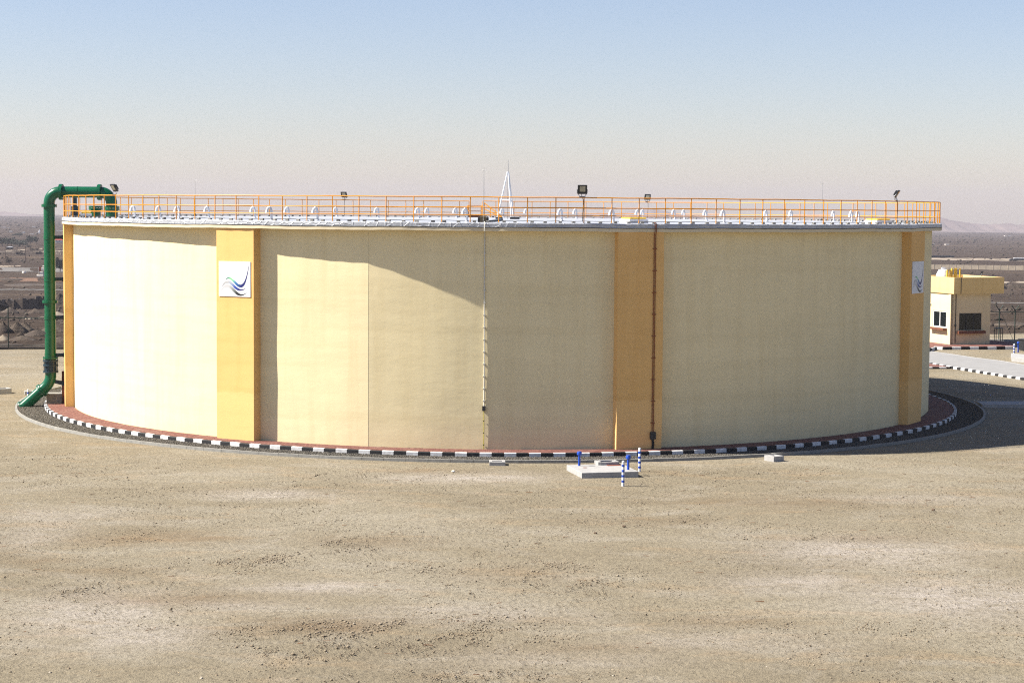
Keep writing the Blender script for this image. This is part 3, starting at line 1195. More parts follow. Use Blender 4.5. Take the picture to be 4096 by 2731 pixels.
rod(781, 128, 713, 'thin lightning rod on the roof left of the logo sign', .011)
rod(1935, 89.5, 670, 'tallest thin lightning rod, beside the electrical box at the roof edge', .015)
rod(3288, 126, 728, 'thin lightning rod near the right end of the roof', .011)


def mast():
    dep = 110
    p = atdep(2031, 872, dep)
    t = thing('lattice_mast', 'white three-legged mast with a spike rising from the middle of the roof', 'mast', (p[0], p[1], ZT + .03))
    h = atdep(2031, 690, dep)[2] - ZT
    feet = [(-.62, -.12, 0), (.22, -.32, 0), (.36, .45, 0)]
    for f in feet:
        MB().tube([f, (0.0 + f[0] * .05, f[1] * .05, h)], .042, 8).build('leg', M_white, t, True, 50)
    m = MB()
    q = .40
    L = [Vector(f) * (1 - q * .95) + Vector((0, 0, h * q)) for f in feet]
    for i in range(3):
        m.tube([L[i], L[(i + 1) % 3]], .036, 8)
    m.build('brace', M_white, t, True, 50)
    MB().tube([(0, 0, 0), (0, 0, h)], .012, 6).build('earth_wire', M_dark, t)
    MB().tube([(0, 0, h - .1), (.01, 0, h + .7)], [.02, .006], 6).build('spike', M_steel, t, True, 60)
    m = MB()
    for f in feet:
        m.box(f[0] + .12, f[1], .06, .42, .3, .12)
    m.build('ballast_block', M_dark, t)


mast()


def elec_box():
    p = atdep(1933, 890, 86.9)
    t = thing('electrical_box', 'brown electrical box with black ends at the roof edge below the tall rod', 'electrical box', (p[0], p[1], ZT + .005))
    MB().box(0, 0, .14, .30, .22, .26, 0, .02).build('body', M_brownbox, t)
    m = MB()
    for s in (-1, 1):
        m.box(s * .2, 0, .13, .10, .2, .24, 0, .03)
        m.tube([(s * .2, -.02, .26), (s * .12, -.03, .30), (0, -.03, .27)], .02, 6)
    m.build('end_cap', M_black, t)
    MB().box(0, -.112, .14, .02, .01, .26).build('strap', M_conduit, t)
    # cable tray towards the mast
    q = Vector(atdep(2028, 868, 109.5)) - Vector((p[0], p[1], 0))
    tr = MB()
    a, b = Vector((.3, .2, .06)), Vector((q.x - .5, q.y - .3, .08))
    tr.tube([a, lerp(a, b, .5) + Vector((.4, 0, 0)), b], .05, 6)
    tr.build('cable_tray', M_dark, t)


elec_box()


def hatch(px, py, dep, size, rz, label):
    p = atdep(px, py, dep)
    t = thing('roof_hatch', label, 'hatch', (p[0], p[1], ZT + .01), rz, 'yellow-lidded hatches on the tank roof')
    MB().box(0, 0, .09, size, size, .20, 0, .01).build('upstand', M_white, t)
    MB().box(0, 0, .235, size * .86, size * .86, .08, 0, .02).build('lid', M_yellow, t)
    m = MB()
    m.tube([(-.12, -size * .36, .275), (-.12, -size * .36, .33), (.12, -size * .36, .33), (.12, -size * .36, .275)], .012, 6)
    m.build('handle', M_yellow, t)


hatch(2535, 893, 88.9, 1.0, .42, 'yellow-lidded white hatch on the roof edge above the middle pilaster')
hatch(3513, 884, 96.5, .98, .50, 'yellow-lidded white hatch near the right end of the roof')
hatch(345, 861, 106.5, .62, .2, 'small yellow hatch behind the green pipe at the left end of the roof')

# ================================================================== green pipe
def bolt_flange(m, c, axis, r, th, nbolt=14):
    m.disc_at(c, axis, r, th, 24)
    a = Vector(axis).normalized()
    up = Vector((0, 1, 0)) if abs(a.y) < .8 else Vector((0, 0, 1))
    s = a.cross(up).normalized(); q = a.cross(s)
    for k in range(nbolt):
        g = 2 * PI * k / nbolt
        p = Vector(c) + (s * math.cos(g) + q * math.sin(g)) * (r - .035)
        m.tube([p - a * (th / 2 + .03), p + a * (th / 2 + .03)], .018, 6)


def green_pipe():
    y0 = atz(113, 1629, GZ)[1]
    dep = y0 - CAM[1]
    def W(px, py, d=dep):
        return Vector(atdep(px, py, d))
    bot = W(96, 1624); top = W(200, 770)
    t = thing('green_pipe', 'tall green flanged steel pipe climbing the left side and bending over the roof', 'pipe', (bot.x, bot.y, GZ))
    o = Vector((bot.x, bot.y, GZ))
    pr = .305
    xr = W(200, 1300).x
    K = lambda v: Vector(v) - o
    # lower inclined leg and 45 degree bend
    zbend = W(200, 1500).z
    knee = Vector((xr, y0, zbend - .42))
    leg_end = Vector((W(88, 1628).x, y0 - .15, GZ + .02))
    dleg = (leg_end - knee).normalized()
    MB().tube([K(knee + dleg * .42), K(leg_end)], pr, 24).build('inclined_leg', M_green, t, True, 50)
    arc = []
    a0 = knee + Vector((0, 0, .42)); a1 = knee + dleg * .42
    for k in range(9):
        u = k / 8
        arc.append(K(a0 * (1 - u) ** 2 + knee * 2 * u * (1 - u) + a1 * u ** 2))
    MB().tube(arc, pr, 24).build('elbow', M_green, t, True, 50)
    m = MB(); bolt_flange(m, K(knee + dleg * .62), dleg, .39, .07); bolt_flange(m, K(knee + dleg * .72), dleg, .39, .05, 0)
    m.build('flange', M_green, t, True, 40)
    m = MB(); bolt_flange(m, K(leg_end), dleg, .40, .08)
    m.build('flange', M_green, t, True, 40)
    # dismantling coupling
    z1, z2 = W(200, 1489).z, W(200, 1441).z
    m = MB()
    m.tube([K((xr, y0, z1)), K((xr, y0, z2))], .33, 24)
    for zz in (z1 + .02, (z1 + z2) / 2 + .05, z2 - .03):
        bolt_flange(m, K((xr, y0, zz)), (0, 0, 1), .42, .07, 12)
    for k in range(12):
        g = 2 * PI * k / 12
        m.tube([K((xr + .37 * math.cos(g), y0 + .37 * math.sin(g), z1)), K((xr + .37 * math.cos(g), y0 + .37 * math.sin(g), z2))], .02, 6)
    m.build('coupling', M_coup, t, True, 40)
    MB().tube([K((xr, y0, zbend)), K((xr, y0, z1))], pr, 24).build('spool', M_green, t, True, 50)
    # riser
    ztop = W(200, 815).z
    MB().tube([K((xr, y0, z2)), K((xr, y0, ztop))], pr, 28).build('riser', M_green, t, True, 50)
    for py in (823, 1206, 1432):
        m = MB(); bolt_flange(m, K((xr, y0, W(200, py).z)), (0, 0, 1), .42, .14 if py != 1432 else .08)
        m.build('flange', M_green, t, True, 40)
    # clamps and stays back to the tank
    for py in (949, 1117, 1270, 1421):
        z = W(200, py).z
        m = MB()
        m.tube([K((xr, y0, z - .11)), K((xr, y0, z + .11))], pr + .018, 24)
        m.box(K((xr, y0, z)).x + .05, K((xr, y0, z)).y - pr - .02, K((xr, y0, z)).z, .04, .06, .2)
        m.build('clamp', M_green, t, True, 40)
        ang = math.atan2(xr, -y0)
        w = Vector((R * math.sin(ang), -R * math.cos(ang), z))
        w2 = Vector((w.x, w.y + .2, z))
        d = (w - Vector((xr, y0, z))).normalized()
        m = MB()
        m.tube([K(Vector((xr, y0, z)) + d * .28), K(w - d * .55), K(w - d * .3), K(w + d * .1)], [.10, .10, .19, .22], 10)
        m.build('stay', M_coup, t, True, 50)
    ang = math.atan2(xr, -y0)
    w = Vector((R * math.sin(ang), -R * math.cos(ang), W(255, 1560).z))
    s0 = knee + Vector((.15, .1, .05))
    m = MB(); m.tube([K(s0), K(lerp(s0, w, .55) + Vector((0, 0, .12))), K(w)], [.10, .13, .20], 10)
    m.build('stay', M_coup, t, True, 50)
    # upper bend, run over the roof, and drop to the roof nozzle
    noz = Vector(atdep(447, 866, 104.6)); noz.z = ZT
    zc = W(200, 768).z
    hd = Vector((noz.x - xr, noz.y - y0, 0)).normalized()
    rb = .62
    path = []
    e0 = Vector((xr, y0, zc - rb))
    for k in range(11):
        a = PI / 2 * k / 10
        path.append(K(e0 + hd * rb * (1 - math.cos(a)) + Vector((0, 0, rb * math.sin(a)))))
    MB().tube([K((xr, y0, ztop))] + path, pr, 28).build('elbow', M_green, t, True, 50)
    h0 = e0 + hd * rb + Vector((0, 0, rb))
    L = (Vector((noz.x, noz.y, 0)) - Vector((xr, y0, 0))).length
    h1 = Vector((noz.x, noz.y, zc)) - hd * rb
    MB().tube([K(h0), K(h1)], pr, 28).build('crossover', M_green, t, True, 50)
    for q in (h0 + hd * .05, h1 - hd * .04):
        m = MB(); bolt_flange(m, K(q), hd, .44, .17); m.build('flange', M_green, t, True, 40)
    m = MB(); m.tube([K(lerp(h0, h1, .44) - hd * .02), K(lerp(h0, h1, .44) + hd * .02)], pr + .012, 28); m.build('weld_band', M_green, t, True, 40)
    path = []
    for k in range(11):
        a = PI / 2 * k / 10
        path.append(K(h1 + hd * rb * math.sin(a) + Vector((0, 0, -rb * (1 - math.cos(a))))))
    path.append(K((noz.x, noz.y, ZT + .55)))
    MB().tube(path, pr, 28).build('elbow', M_green, t, True, 50)
    m = MB()
    bolt_flange(m, K((noz.x, noz.y, ZT + .55)), (0, 0, 1), .43, .09)
    bolt_flange(m, K((noz.x, noz.y, ZT + .45)), (0, 0, 1), .43, .09, 0)
    m.build('flange', M_green, t, True, 40)
    MB().tube([K((noz.x, noz.y, ZT)), K((noz.x, noz.y, ZT + .45))], .335, 24).build('nozzle', M_green, t, True, 50)
    # tapered support under the run
    sp = lerp(h0, h1, .36)
    V = [(-.16, 0, 0), (.16, 0, 0)]
    b0 = Vector((sp.x, sp.y, ZT))
    m = MB()
    m.obox(K(b0 + Vector((0, 0, .30))), hd * .17, Vector((-hd.y, hd.x, 0)) * .12, Vector((0, 0, .30)))
    m.obox(K(b0 + Vector((0, 0, .75))), hd * .11, Vector((-hd.y, hd.x, 0)) * .09, Vector((0, 0, .32)))
    m.build('support_leg', M_coup, t)
    # stencilled letters on the riser, reading up the pipe
    for ch, py in (('B', 1331), ('F', 1348)):
        cu = bpy.data.curves.new('letter', 'FONT')
        cu.body = ch; cu.size = .26; cu.extrude = .0; cu.align_x = 'CENTER'; cu.align_y = 'CENTER'; cu.offset = .006
        tmp = bpy.data.objects.new('letter', cu)
        me = bpy.data.meshes.new_from_object(tmp)
        bpy.data.objects.remove(tmp); bpy.data.curves.remove(cu)
        z = W(200, py).z
        a_c = -0.95
        for vtx in me.vertices:
            x, y, _ = vtx.co
            a = a_c + (-y) / pr
            vtx.co = K((xr + (pr + .004) * math.sin(a), y0 - (pr + .004) * math.cos(a), z - x))
        me.materials.append(M_black)
        link('letter', me, t)
    # neighbouring capped nozzle
    p2 = Vector(atdep(383, 862, 106.5)); p2.z = ZT
    n = thing('roof_nozzle', 'short capped green pipe stub on the roof under the green pipe', 'pipe stub', p2)
    MB().tube([(0, 0, 0), (0, 0, .45)], .28, 24).build('stub', M_green, n, True, 50)
    m = MB(); bolt_flange(m, (0, 0, .47), (0, 0, 1), .39, .10); bolt_flange(m, (0, 0, .58), (0, 0, 1), .39, .09, 0); m.build('blind_flange', M_green, n, True, 40)
    # concrete thrust block, step and post at the foot
    tb = W(212, 1597)
    c = thing('thrust_block', 'dark concrete block with slab step behind the foot of the green pipe', 'concrete block', (tb.x, y0 + .55, GZ))
    MB().box(-.12, .1, .38, .85, .7, .76, .1, .02).build('block', M_conc2, c)
    MB().box(-.15, -.45, .20, .95, .45, .06, .1, .01).build('step', M_conc, c)
    m = MB(); m.box(-.45, -.45, .08, .12, .4, .17, .1); m.box(.2, -.45, .08, .12, .4, .17, .1); m.build('step_support', M_conc2, c)
    MB().box(.36, -.05, 1.0, .11, .11, 2.0, .1).build('post', M_rust, c)


green_pipe()

# ================================================================== logo signs
def wave_mesh(pts, cols, zoff):
    P = np.array(pts, float)
    uv = np.stack([(P[:, 0] - 203) / 985.0, (P[:, 1] - (205 + .036 * (P[:, 0] - 203))) / 1072.0], -1)
    th = P[:, 2] / 840.0
    # resample smoothly
    t = np.linspace(0, len(P) - 1, 60)
    def cr(A):
        out = []
        for s in t:
            i = min(int(s), len(P) - 2); u = s - i
            p0, p1, p2, p3 = A[max(i - 1, 0)], A[i], A[i + 1], A[min(i + 2, len(P) - 1)]
            out.append(.5 * ((2 * p1) + (-p0 + p2) * u + (2 * p0 - 5 * p1 + 4 * p2 - p3) * u * u + (-p0 + 3 * p1 - 3 * p2 + p3) * u ** 3))
        return np.array(out)
    U = cr(uv); T = np.clip(cr(th), .002, 1)
    xy = np.stack([(U[:, 0] - .5) * 1.87, (.5 - U[:, 1]) * 1.65], -1)
    d = np.gradient(xy, axis=0); d /= np.linalg.norm(d, axis=1)[:, None]
    nn = np.stack([-d[:, 1], d[:, 0]], -1) * (T * 1.65 / 2)[:, None]
    V, Fc, C = [], [], []
    for i in range(60):
        for sgn in (1, -1):
            q = xy[i] + sgn * nn[i]
            V.append((q[0], zoff, q[1]))
        u = i / 59
        for (a, ca), (b, cb_) in zip(cols[:-1], cols[1:]):
            if a <= u <= b:
                w = (u - a) / (b - a)
                C += [tuple(lerp(x, y, w) for x, y in zip(ca, cb_)) + (1,)] * 2
                break
    for i in range(59):
        Fc.append((2 * i, 2 * i + 1, 2 * i + 3, 2 * i + 2))
    me = bpy.data.meshes.new('wave')
    me.from_pydata(V, [], Fc)
    at = me.color_attributes.new('print', 'FLOAT_COLOR', 'POINT')
    at.data.foreach_set('color', np.array(C, np.float32).ravel())
    me.materials.append(M_print)
    me.update()
    return me


M_print, nt, bs = new_mat('sign_print')
an = nt.nodes.new('ShaderNodeAttribute'); an.attribute_name = 'print'
nt.links.new(an.outputs['Color'], bs.inputs['Base Color'])
bs.inputs['Roughness'].default_value = .5
W1 = [(405, 775, 2), (460, 738, 22), (520, 728, 30), (580, 748, 40), (650, 805, 46), (720, 870, 60), (800, 945, 66), (890, 976, 68), (950, 950, 66), (1000, 890, 52), (1040, 800, 38), (1075, 690, 28), (1105, 560, 20), (1130, 430, 11), (1147, 300, 2)]
W2 = [(287, 1005, 2), (340, 925, 26), (400, 870, 46), (490, 848, 62), (560, 870, 64), (640, 935, 64), (720, 1015, 64), (800, 1070, 56), (880, 1092, 40), (960, 1085, 25), (1045, 1045, 2)]
W3 = [(255, 1125, 2), (320, 1030, 30), (380, 975, 52), (460, 960, 72), (540, 985, 70), (620, 1050, 74), (700, 1130, 74), (780, 1200, 68), (860, 1240, 48), (930, 1245, 32), (1000, 1225, 20), (1075, 1180, 2)]
navy = (.006, .01, .12)
waves = [wave_mesh(W1, [(0, (.02, .12, .09)), (.12, (.02, .2, .1)), (.24, (.22, .62, .22)), (.36, (.03, .15, .35)), (.5, navy), (.8, navy), (1, (.05, .06, .08))], -.024),
         wave_mesh(W2, [(0, (.3, .3, .3)), (.3, (.4, .4, .4)), (.45, (.28, .33, .42)), (.58, (.02, .06, .32)), (.75, navy), (1, (.06, .06, .12))], -.024),
         wave_mesh(W3, [(0, (.5, .5, .5)), (.35, (.45, .45, .45)), (.5, (.18, .2, .19)), (.62, (.01, .012, .012)), (1, (.01, .01, .01))], -.024)]
panel = MB().box(0, -.01, 0, 1.87, .022, 1.65).mesh('panel', M_white)
for th, lab in ((PIL[1], 'white sign with wave logo on the sunlit pilaster left of centre'), (PIL[3], 'white sign with wave logo on the shaded pilaster at the right end')):
    x, y, z = cyl(th, R + .462, 7.715)
    t = thing('logo_sign', lab, 'sign', (x, y, z), th * D2R, 'wave logo signs on the tank')
    link('panel', panel, t)
    for w in waves:
        link('wave', w, t)

# ================================================================== conduits on the wall
def wall_conduit():
    th = -1.85
    x, y, z = cyl(th, R - .02, PAVE)
    t = thing('wall_conduit', 'thin pale conduit running down the middle of the tank wall to a small box', 'conduit', (x, y, z), th * D2R)
    zj = 2.0 - PAVE
    pts = [(.03 * math.sin(k * .5) * .4, -.05, lerp(zj, ZB - PAVE, k / 12)) for k in range(13)]
    MB().tube(pts, .028, 8).build('conduit', M_conduit, t, True, 50)
    cl = MB().box(0, -.05, 0, .10, .10, .045).mesh('clip', M_conduit)
    for k in range(15):
        o = link('clip', cl, t); o.location = (0, .01, zj + .35 + k * .56)
    MB().box(0, -.07, zj, .14, .12, .22, 0, .01).build('junction_box', M_dark, t)
    MB().tube([(0, -.05, zj - .1), (.01, -.05, zj * .5), (0, -.05, 0)], .016, 6).build('cable', M_cable, t, True, 60)
    m = MB()
    for zz in (.2, .75, 1.3):
        m.box(0, -.05, zz, .05, .05, .04)
    m.build('cable_clip', M_dark, t)
    MB().tube([(0, -.60, ZB - PAVE - .0), (0, -.60, ZT - PAVE + .02), (0.0, -.52, ZT - PAVE + .05)], .02, 6).build('roof_end', M_conduit, t, True, 60)


wall_conduit()


def pilaster_conduits():
    th = PIL[2]
    x, y, z = cyl(th, R + .455, PAVE)
    t = thing('conduit_pair', 'pair of red-brown conduits running down the middle pilaster', 'conduit', (x, y, z), th * D2R)
    for s in (.615, .685):
        pts = [(s, -.03, .75), (s, -.03, ZB - PAVE - .12), (s - .02 * 0, -.10, ZB - PAVE + .02), (s, -.12, ZT - PAVE - .05), (s, -.02, ZT - PAVE + .06)]
        MB().tube(pts, .019, 8).build('conduit', M_rustpipe, t, True, 50)
    MB().box(.65, -.06, .62, .26, .12, .34, 0, .02).build('terminal_box', M_dark, t)
    m = MB()
    for s in (.62, .68):
        m.tube([(s, -.04, .45), (s + .02, -.05, .2), (s, -.04, 0)], .03, 6)
    m.build('cable', M_black, t, True, 60)
    m = MB()
    for k in range(9):
        m.box(.65, -.02, 1.2 + k, .2, .04, .04)
    m.build('clip', M_rustpipe, t)


pilaster_conduits()

# ================================================================== small yard objects
def bollard(px, py, h, label, first=None):
    p = atz(px, py, GZ)
    if first is not None:
        return dup(first, (p[0], p[1], GZ), random.uniform(0, 6), label)
    t = thing('bollard', label, 'bollard', (p[0], p[1], GZ), 0, 'blue and white striped posts')
    r = .058
    MB().lathe([(r, -.05), (r, h - .05), (r * .93, h - .025), (r * .7, h - .006), (.004, h)], 16).build('shaft', M_white, t, True, 40)
    for a, b in ((.135, .225), (.345, .435), (.545, .64), (.755, .845)):
        MB().lathe([(r + .002, a * h), (r + .003, a * h + .004), (r + .003, b * h - .004), (r + .002, b * h)], 16).build('band', M_blue, t, True, 40)
    return t


b0 = bollard(2492, 1942, 1.03, 'blue and white striped post standing in front of the concrete slab')
bollard(2558, 1885, 1.03, 'blue and white striped post at the right end of the concrete slab', b0)
bollard(113, 1630, 1.03, 'blue and white striped post beside the foot of the green pipe', b0)
bollard(4056, 1427, 1.03, 'blue and white striped post by the white slab near the guardhouse', b0)


def blue_vent(parent, loc, h):
    v = MB().tube([loc, (loc[0], loc[1], loc[2] + h - .1)], .052, 14).build('vent_pipe', M_blue, parent, True, 50)
    MB().lathe([(.085, h - .16), (.105, h - .14), (.105, h - .04), (.09, h - .01), (.05, h)], 18, loc).build('vent_cap', M_blue, v, True, 40)


def chamber(A, B, C_, zt_, label, details):
    """concrete slab given by three top corners (front-left, back-left, front-right)"""
    A, B, C_ = Vector(A), Vector(B), Vector(C_)
    t = thing('valve_chamber', label, 'concrete slab', (A.x, A.y, GZ))
    o = Vector((A.x, A.y, GZ))
    D_ = C_ + (B - A)
    h = zt_ - GZ
    top = [A, C_, D_, B]
    V = [Vector((q.x, q.y, GZ - .05)) - o for q in top] + [Vector((q.x, q.y, zt_ - .012)) - o for q in top]
    cen = (A + D_) / 2
    V += [Vector((lerp(q.x, cen.x, .008), lerp(q.y, cen.y, .008), zt_)) - o for q in top]
    Fc = [(3, 2, 1, 0), (8, 9, 10, 11)]
    for k in (0, 4):
        for i in range(4):
            j = (i + 1) % 4
            Fc.append((k + i, k + j, k + 4 + j, k + 4 + i))
    MB().add(V, Fc).build('slab', M_conc, t)
    if details:
        for px, py, hh in ((2317, 1862, .62), (2512.7, 1878, .62)):
            q = Vector(atz(px, py, zt_)) - o
            blue_vent(t, (q.x, q.y, h), hh)
        ux = (C_ - A).normalized(); uy = (B - A).normalized()
        q = Vector(atz(2427, 1855, zt_)) - o
        m = MB()
        for (a, b, sx, sy) in ((-.38, 0, .09, .32), (.38, 0, .09, .32), (0, .3, .40, .06), (0, -.3, .40, .06)):
            m.obox(Vector((q.x, q.y, h + .06)) + ux * a + uy * b, ux * sx, uy * sy, (0, 0, .07))
        m.build('raised_frame', M_conc, t)
        MB().obox(Vector((q.x, q.y, h + .004)), ux * .30, uy * .24, (0, 0, .004)).build('opening', M_black, t)
        q = Vector(atz(2454, 1860, zt_)) - o
        MB().obox(Vector((q.x, q.y, h + .006)), ux * .30, uy * .18, (0, 0, .008)).build('cover_plate', M_rust, t)
        q = Vector(atz(2340, 1870, zt_)) - o
        MB().tube([(q.x, q.y, h - .01), (q.x, q.y, h + .008)], .10, 14).build('cover_plate', M_rust, t)
        m = MB()
        for px in (2445, 2460):
            q = Vector(atz(px, 1856, zt_)) - o
            m.tube([(q.x, q.y, h), (q.x, q.y, h + .12)], .008, 6)
        m.build('handle', M_fence, t)


ztc = GZ + .24
chamber(atz(2327.5, 1890.5, ztc), atz(2266.7, 1858.7, ztc), atz(2554, 1884.5, ztc), ztc, 'pale concrete slab with two blue capped vent pipes in front of the tank', True)


def conc_box(px, py, sx, sy, h, rz, label, slot=(.5, .4)):
    p = atz(px, py, GZ)
    t = thing('concrete_box', label, 'concrete box', (p[0], p[1], GZ), rz, 'low concrete cable boxes in the yard')
    m = MB()
    wx, wy = sx * (1 - slot[0]) / 2, sy * (1 - slot[1]) / 2
    m.box(-sx / 2 + wx / 2, 0, h / 2 - .02, wx, sy, h + .04, 0, .008)
    m.box(sx / 2 - wx / 2, 0, h / 2 - .02, wx, sy, h + .04, 0, .008)
    m.box(0, -sy / 2 + wy / 2, h / 2 - .021, sx - 2 * wx - .002, wy, h + .038, 0, .008)
    m.box(0, sy / 2 - wy / 2, h / 2 - .021, sx - 2 * wx - .002, wy, h + .038, 0, .008)
    m.build('surround', M_conc, t)
    MB().box(0, 0, h * .55, sx - 2 * wx - .002, sy - 2 * wy - .002, .03).build('recessed_lid', M_black, t)


conc_box(1989, 1858, .70, .70, .17, .02, 'small concrete box against the edging left of the blue-vented slab', (.62, .35))
conc_box(3096, 1842, .62, .62, .24, .62, 'pale concrete box at the start of the big shadow', (.5, .5))
conc_box(8, 1572, .95, .80, .30, .50, 'pale concrete box at the left edge of the yard', (.6, .6))
conc_box(118, 1577, .55, .55, .22, .3, 'small grey concrete box behind the striped post by the green pipe', (.5, .5))

# slab lying in the shadow on the right
za = GZ + .2
chamber(atz(3930, 1617, za), atz(3905, 1604, za), atz(4180, 1617, za), za, 'concrete slab lying in the deep shadow right of the tank', False)

# ================================================================== right side: road, kerbs, guardhouse, fence
GR = GZ
def quad_sheet(name, pts, z, mat):
    m = MB()
    n = len(pts) // 2
    V = []
    for p in pts:
        V.append((p[0], p[1], z))
    m.add(V, [tuple(range(len(pts)))])
    return tag(m.build(name, mat), kind='structure')


nearE = [atz(x, y, GR) for x, y in ((3560, 1424), (3726, 1454), (3820, 1470), (3900, 1483), (4000, 1499), (4096, 1514), (4300, 1548))]
farE = [atz(x, y, GR) for x, y in ((4300, 1490), (4096, 1461), (4000, 1444), (3900, 1432), (3800, 1417), (3726, 1407), (3560, 1388))]
quad_sheet('road', nearE + farE, GR + .03, M_road)


def kerb_line(pts, L, w, h, z0, name='road_kerb'):
    root = thing(name, None, None)
    tag(root, kind='structure')
    mw = MB().box(0, 0, h / 2, L - .01, w, h, 0, .02).mesh('kerb_block', M_whiteworn)
    mb = MB().box(0, 0, h / 2, L - .01, w, h, 0, .02).mesh('kerb_block', M_black)
    P = [Vector((p[0], p[1], 0)) for p in pts]
    k, carry = 0, 0.0
    for a, b in zip(P[:-1], P[1:]):
        d = b - a; n = d.length; d.normalize()
        s = carry
        while s < n:
            c = a + d * (s)
            o = link('kerb_block', (mw, mb)[k % 2], root)
            o.location = (c.x, c.y, z0 + random.uniform(-.006, .006))
            o.rotation_euler = (0, 0, math.atan2(d.y, d.x))
            s += L; k += 1
        carry = s - n
    return root


kerb_line([atz(x, y, GR) for x, y in ((3715, 1457), (3820, 1475), (3900, 1488), (4000, 1505), (4110, 1522))], .52, .2, .17, GR - .02)
kerb_line([atz(x, y, GR) for x, y in ((3715, 1473.5), (3824, 1473))], .52, .15, .13, GR - .02)
kerb_line([atz(x, y, GR) for x, y in ((3690, 1412), (3748, 1397.5), (3772, 1399), (4060, 1396))], .79, .15, .26, GR - .02)
# thin white far edge of the road
m = MB()
fe = [Vector((p[0], p[1], GR + .02)) for p in farE]
for a, b in zip(fe[:-1], fe[1:]):
    d = (b - a); n = Vector((-d.y, d.x, 0)).normalized()
    m.obox((a + b) / 2, d / 2, n * .07, (0, 0, .03))
tag(m.build('road_edging', M_conc), kind='structure')
# red paved islands
isl = [atz(x, y, GR) for x, y in ((3700, 1455), (3760, 1463), (3822, 1472), (3700, 1472))]
quad_sheet('paved_island', isl, GR + .09, M_brick)
apron = [atz(x, y, GR) for x, y in ((3680, 1400), (3745, 1396), (3775, 1398), (4052, 1394), (4052, 1375), (3660, 1345))]
quad_sheet('guardhouse_apron', apron, GR + .16, M_brick)


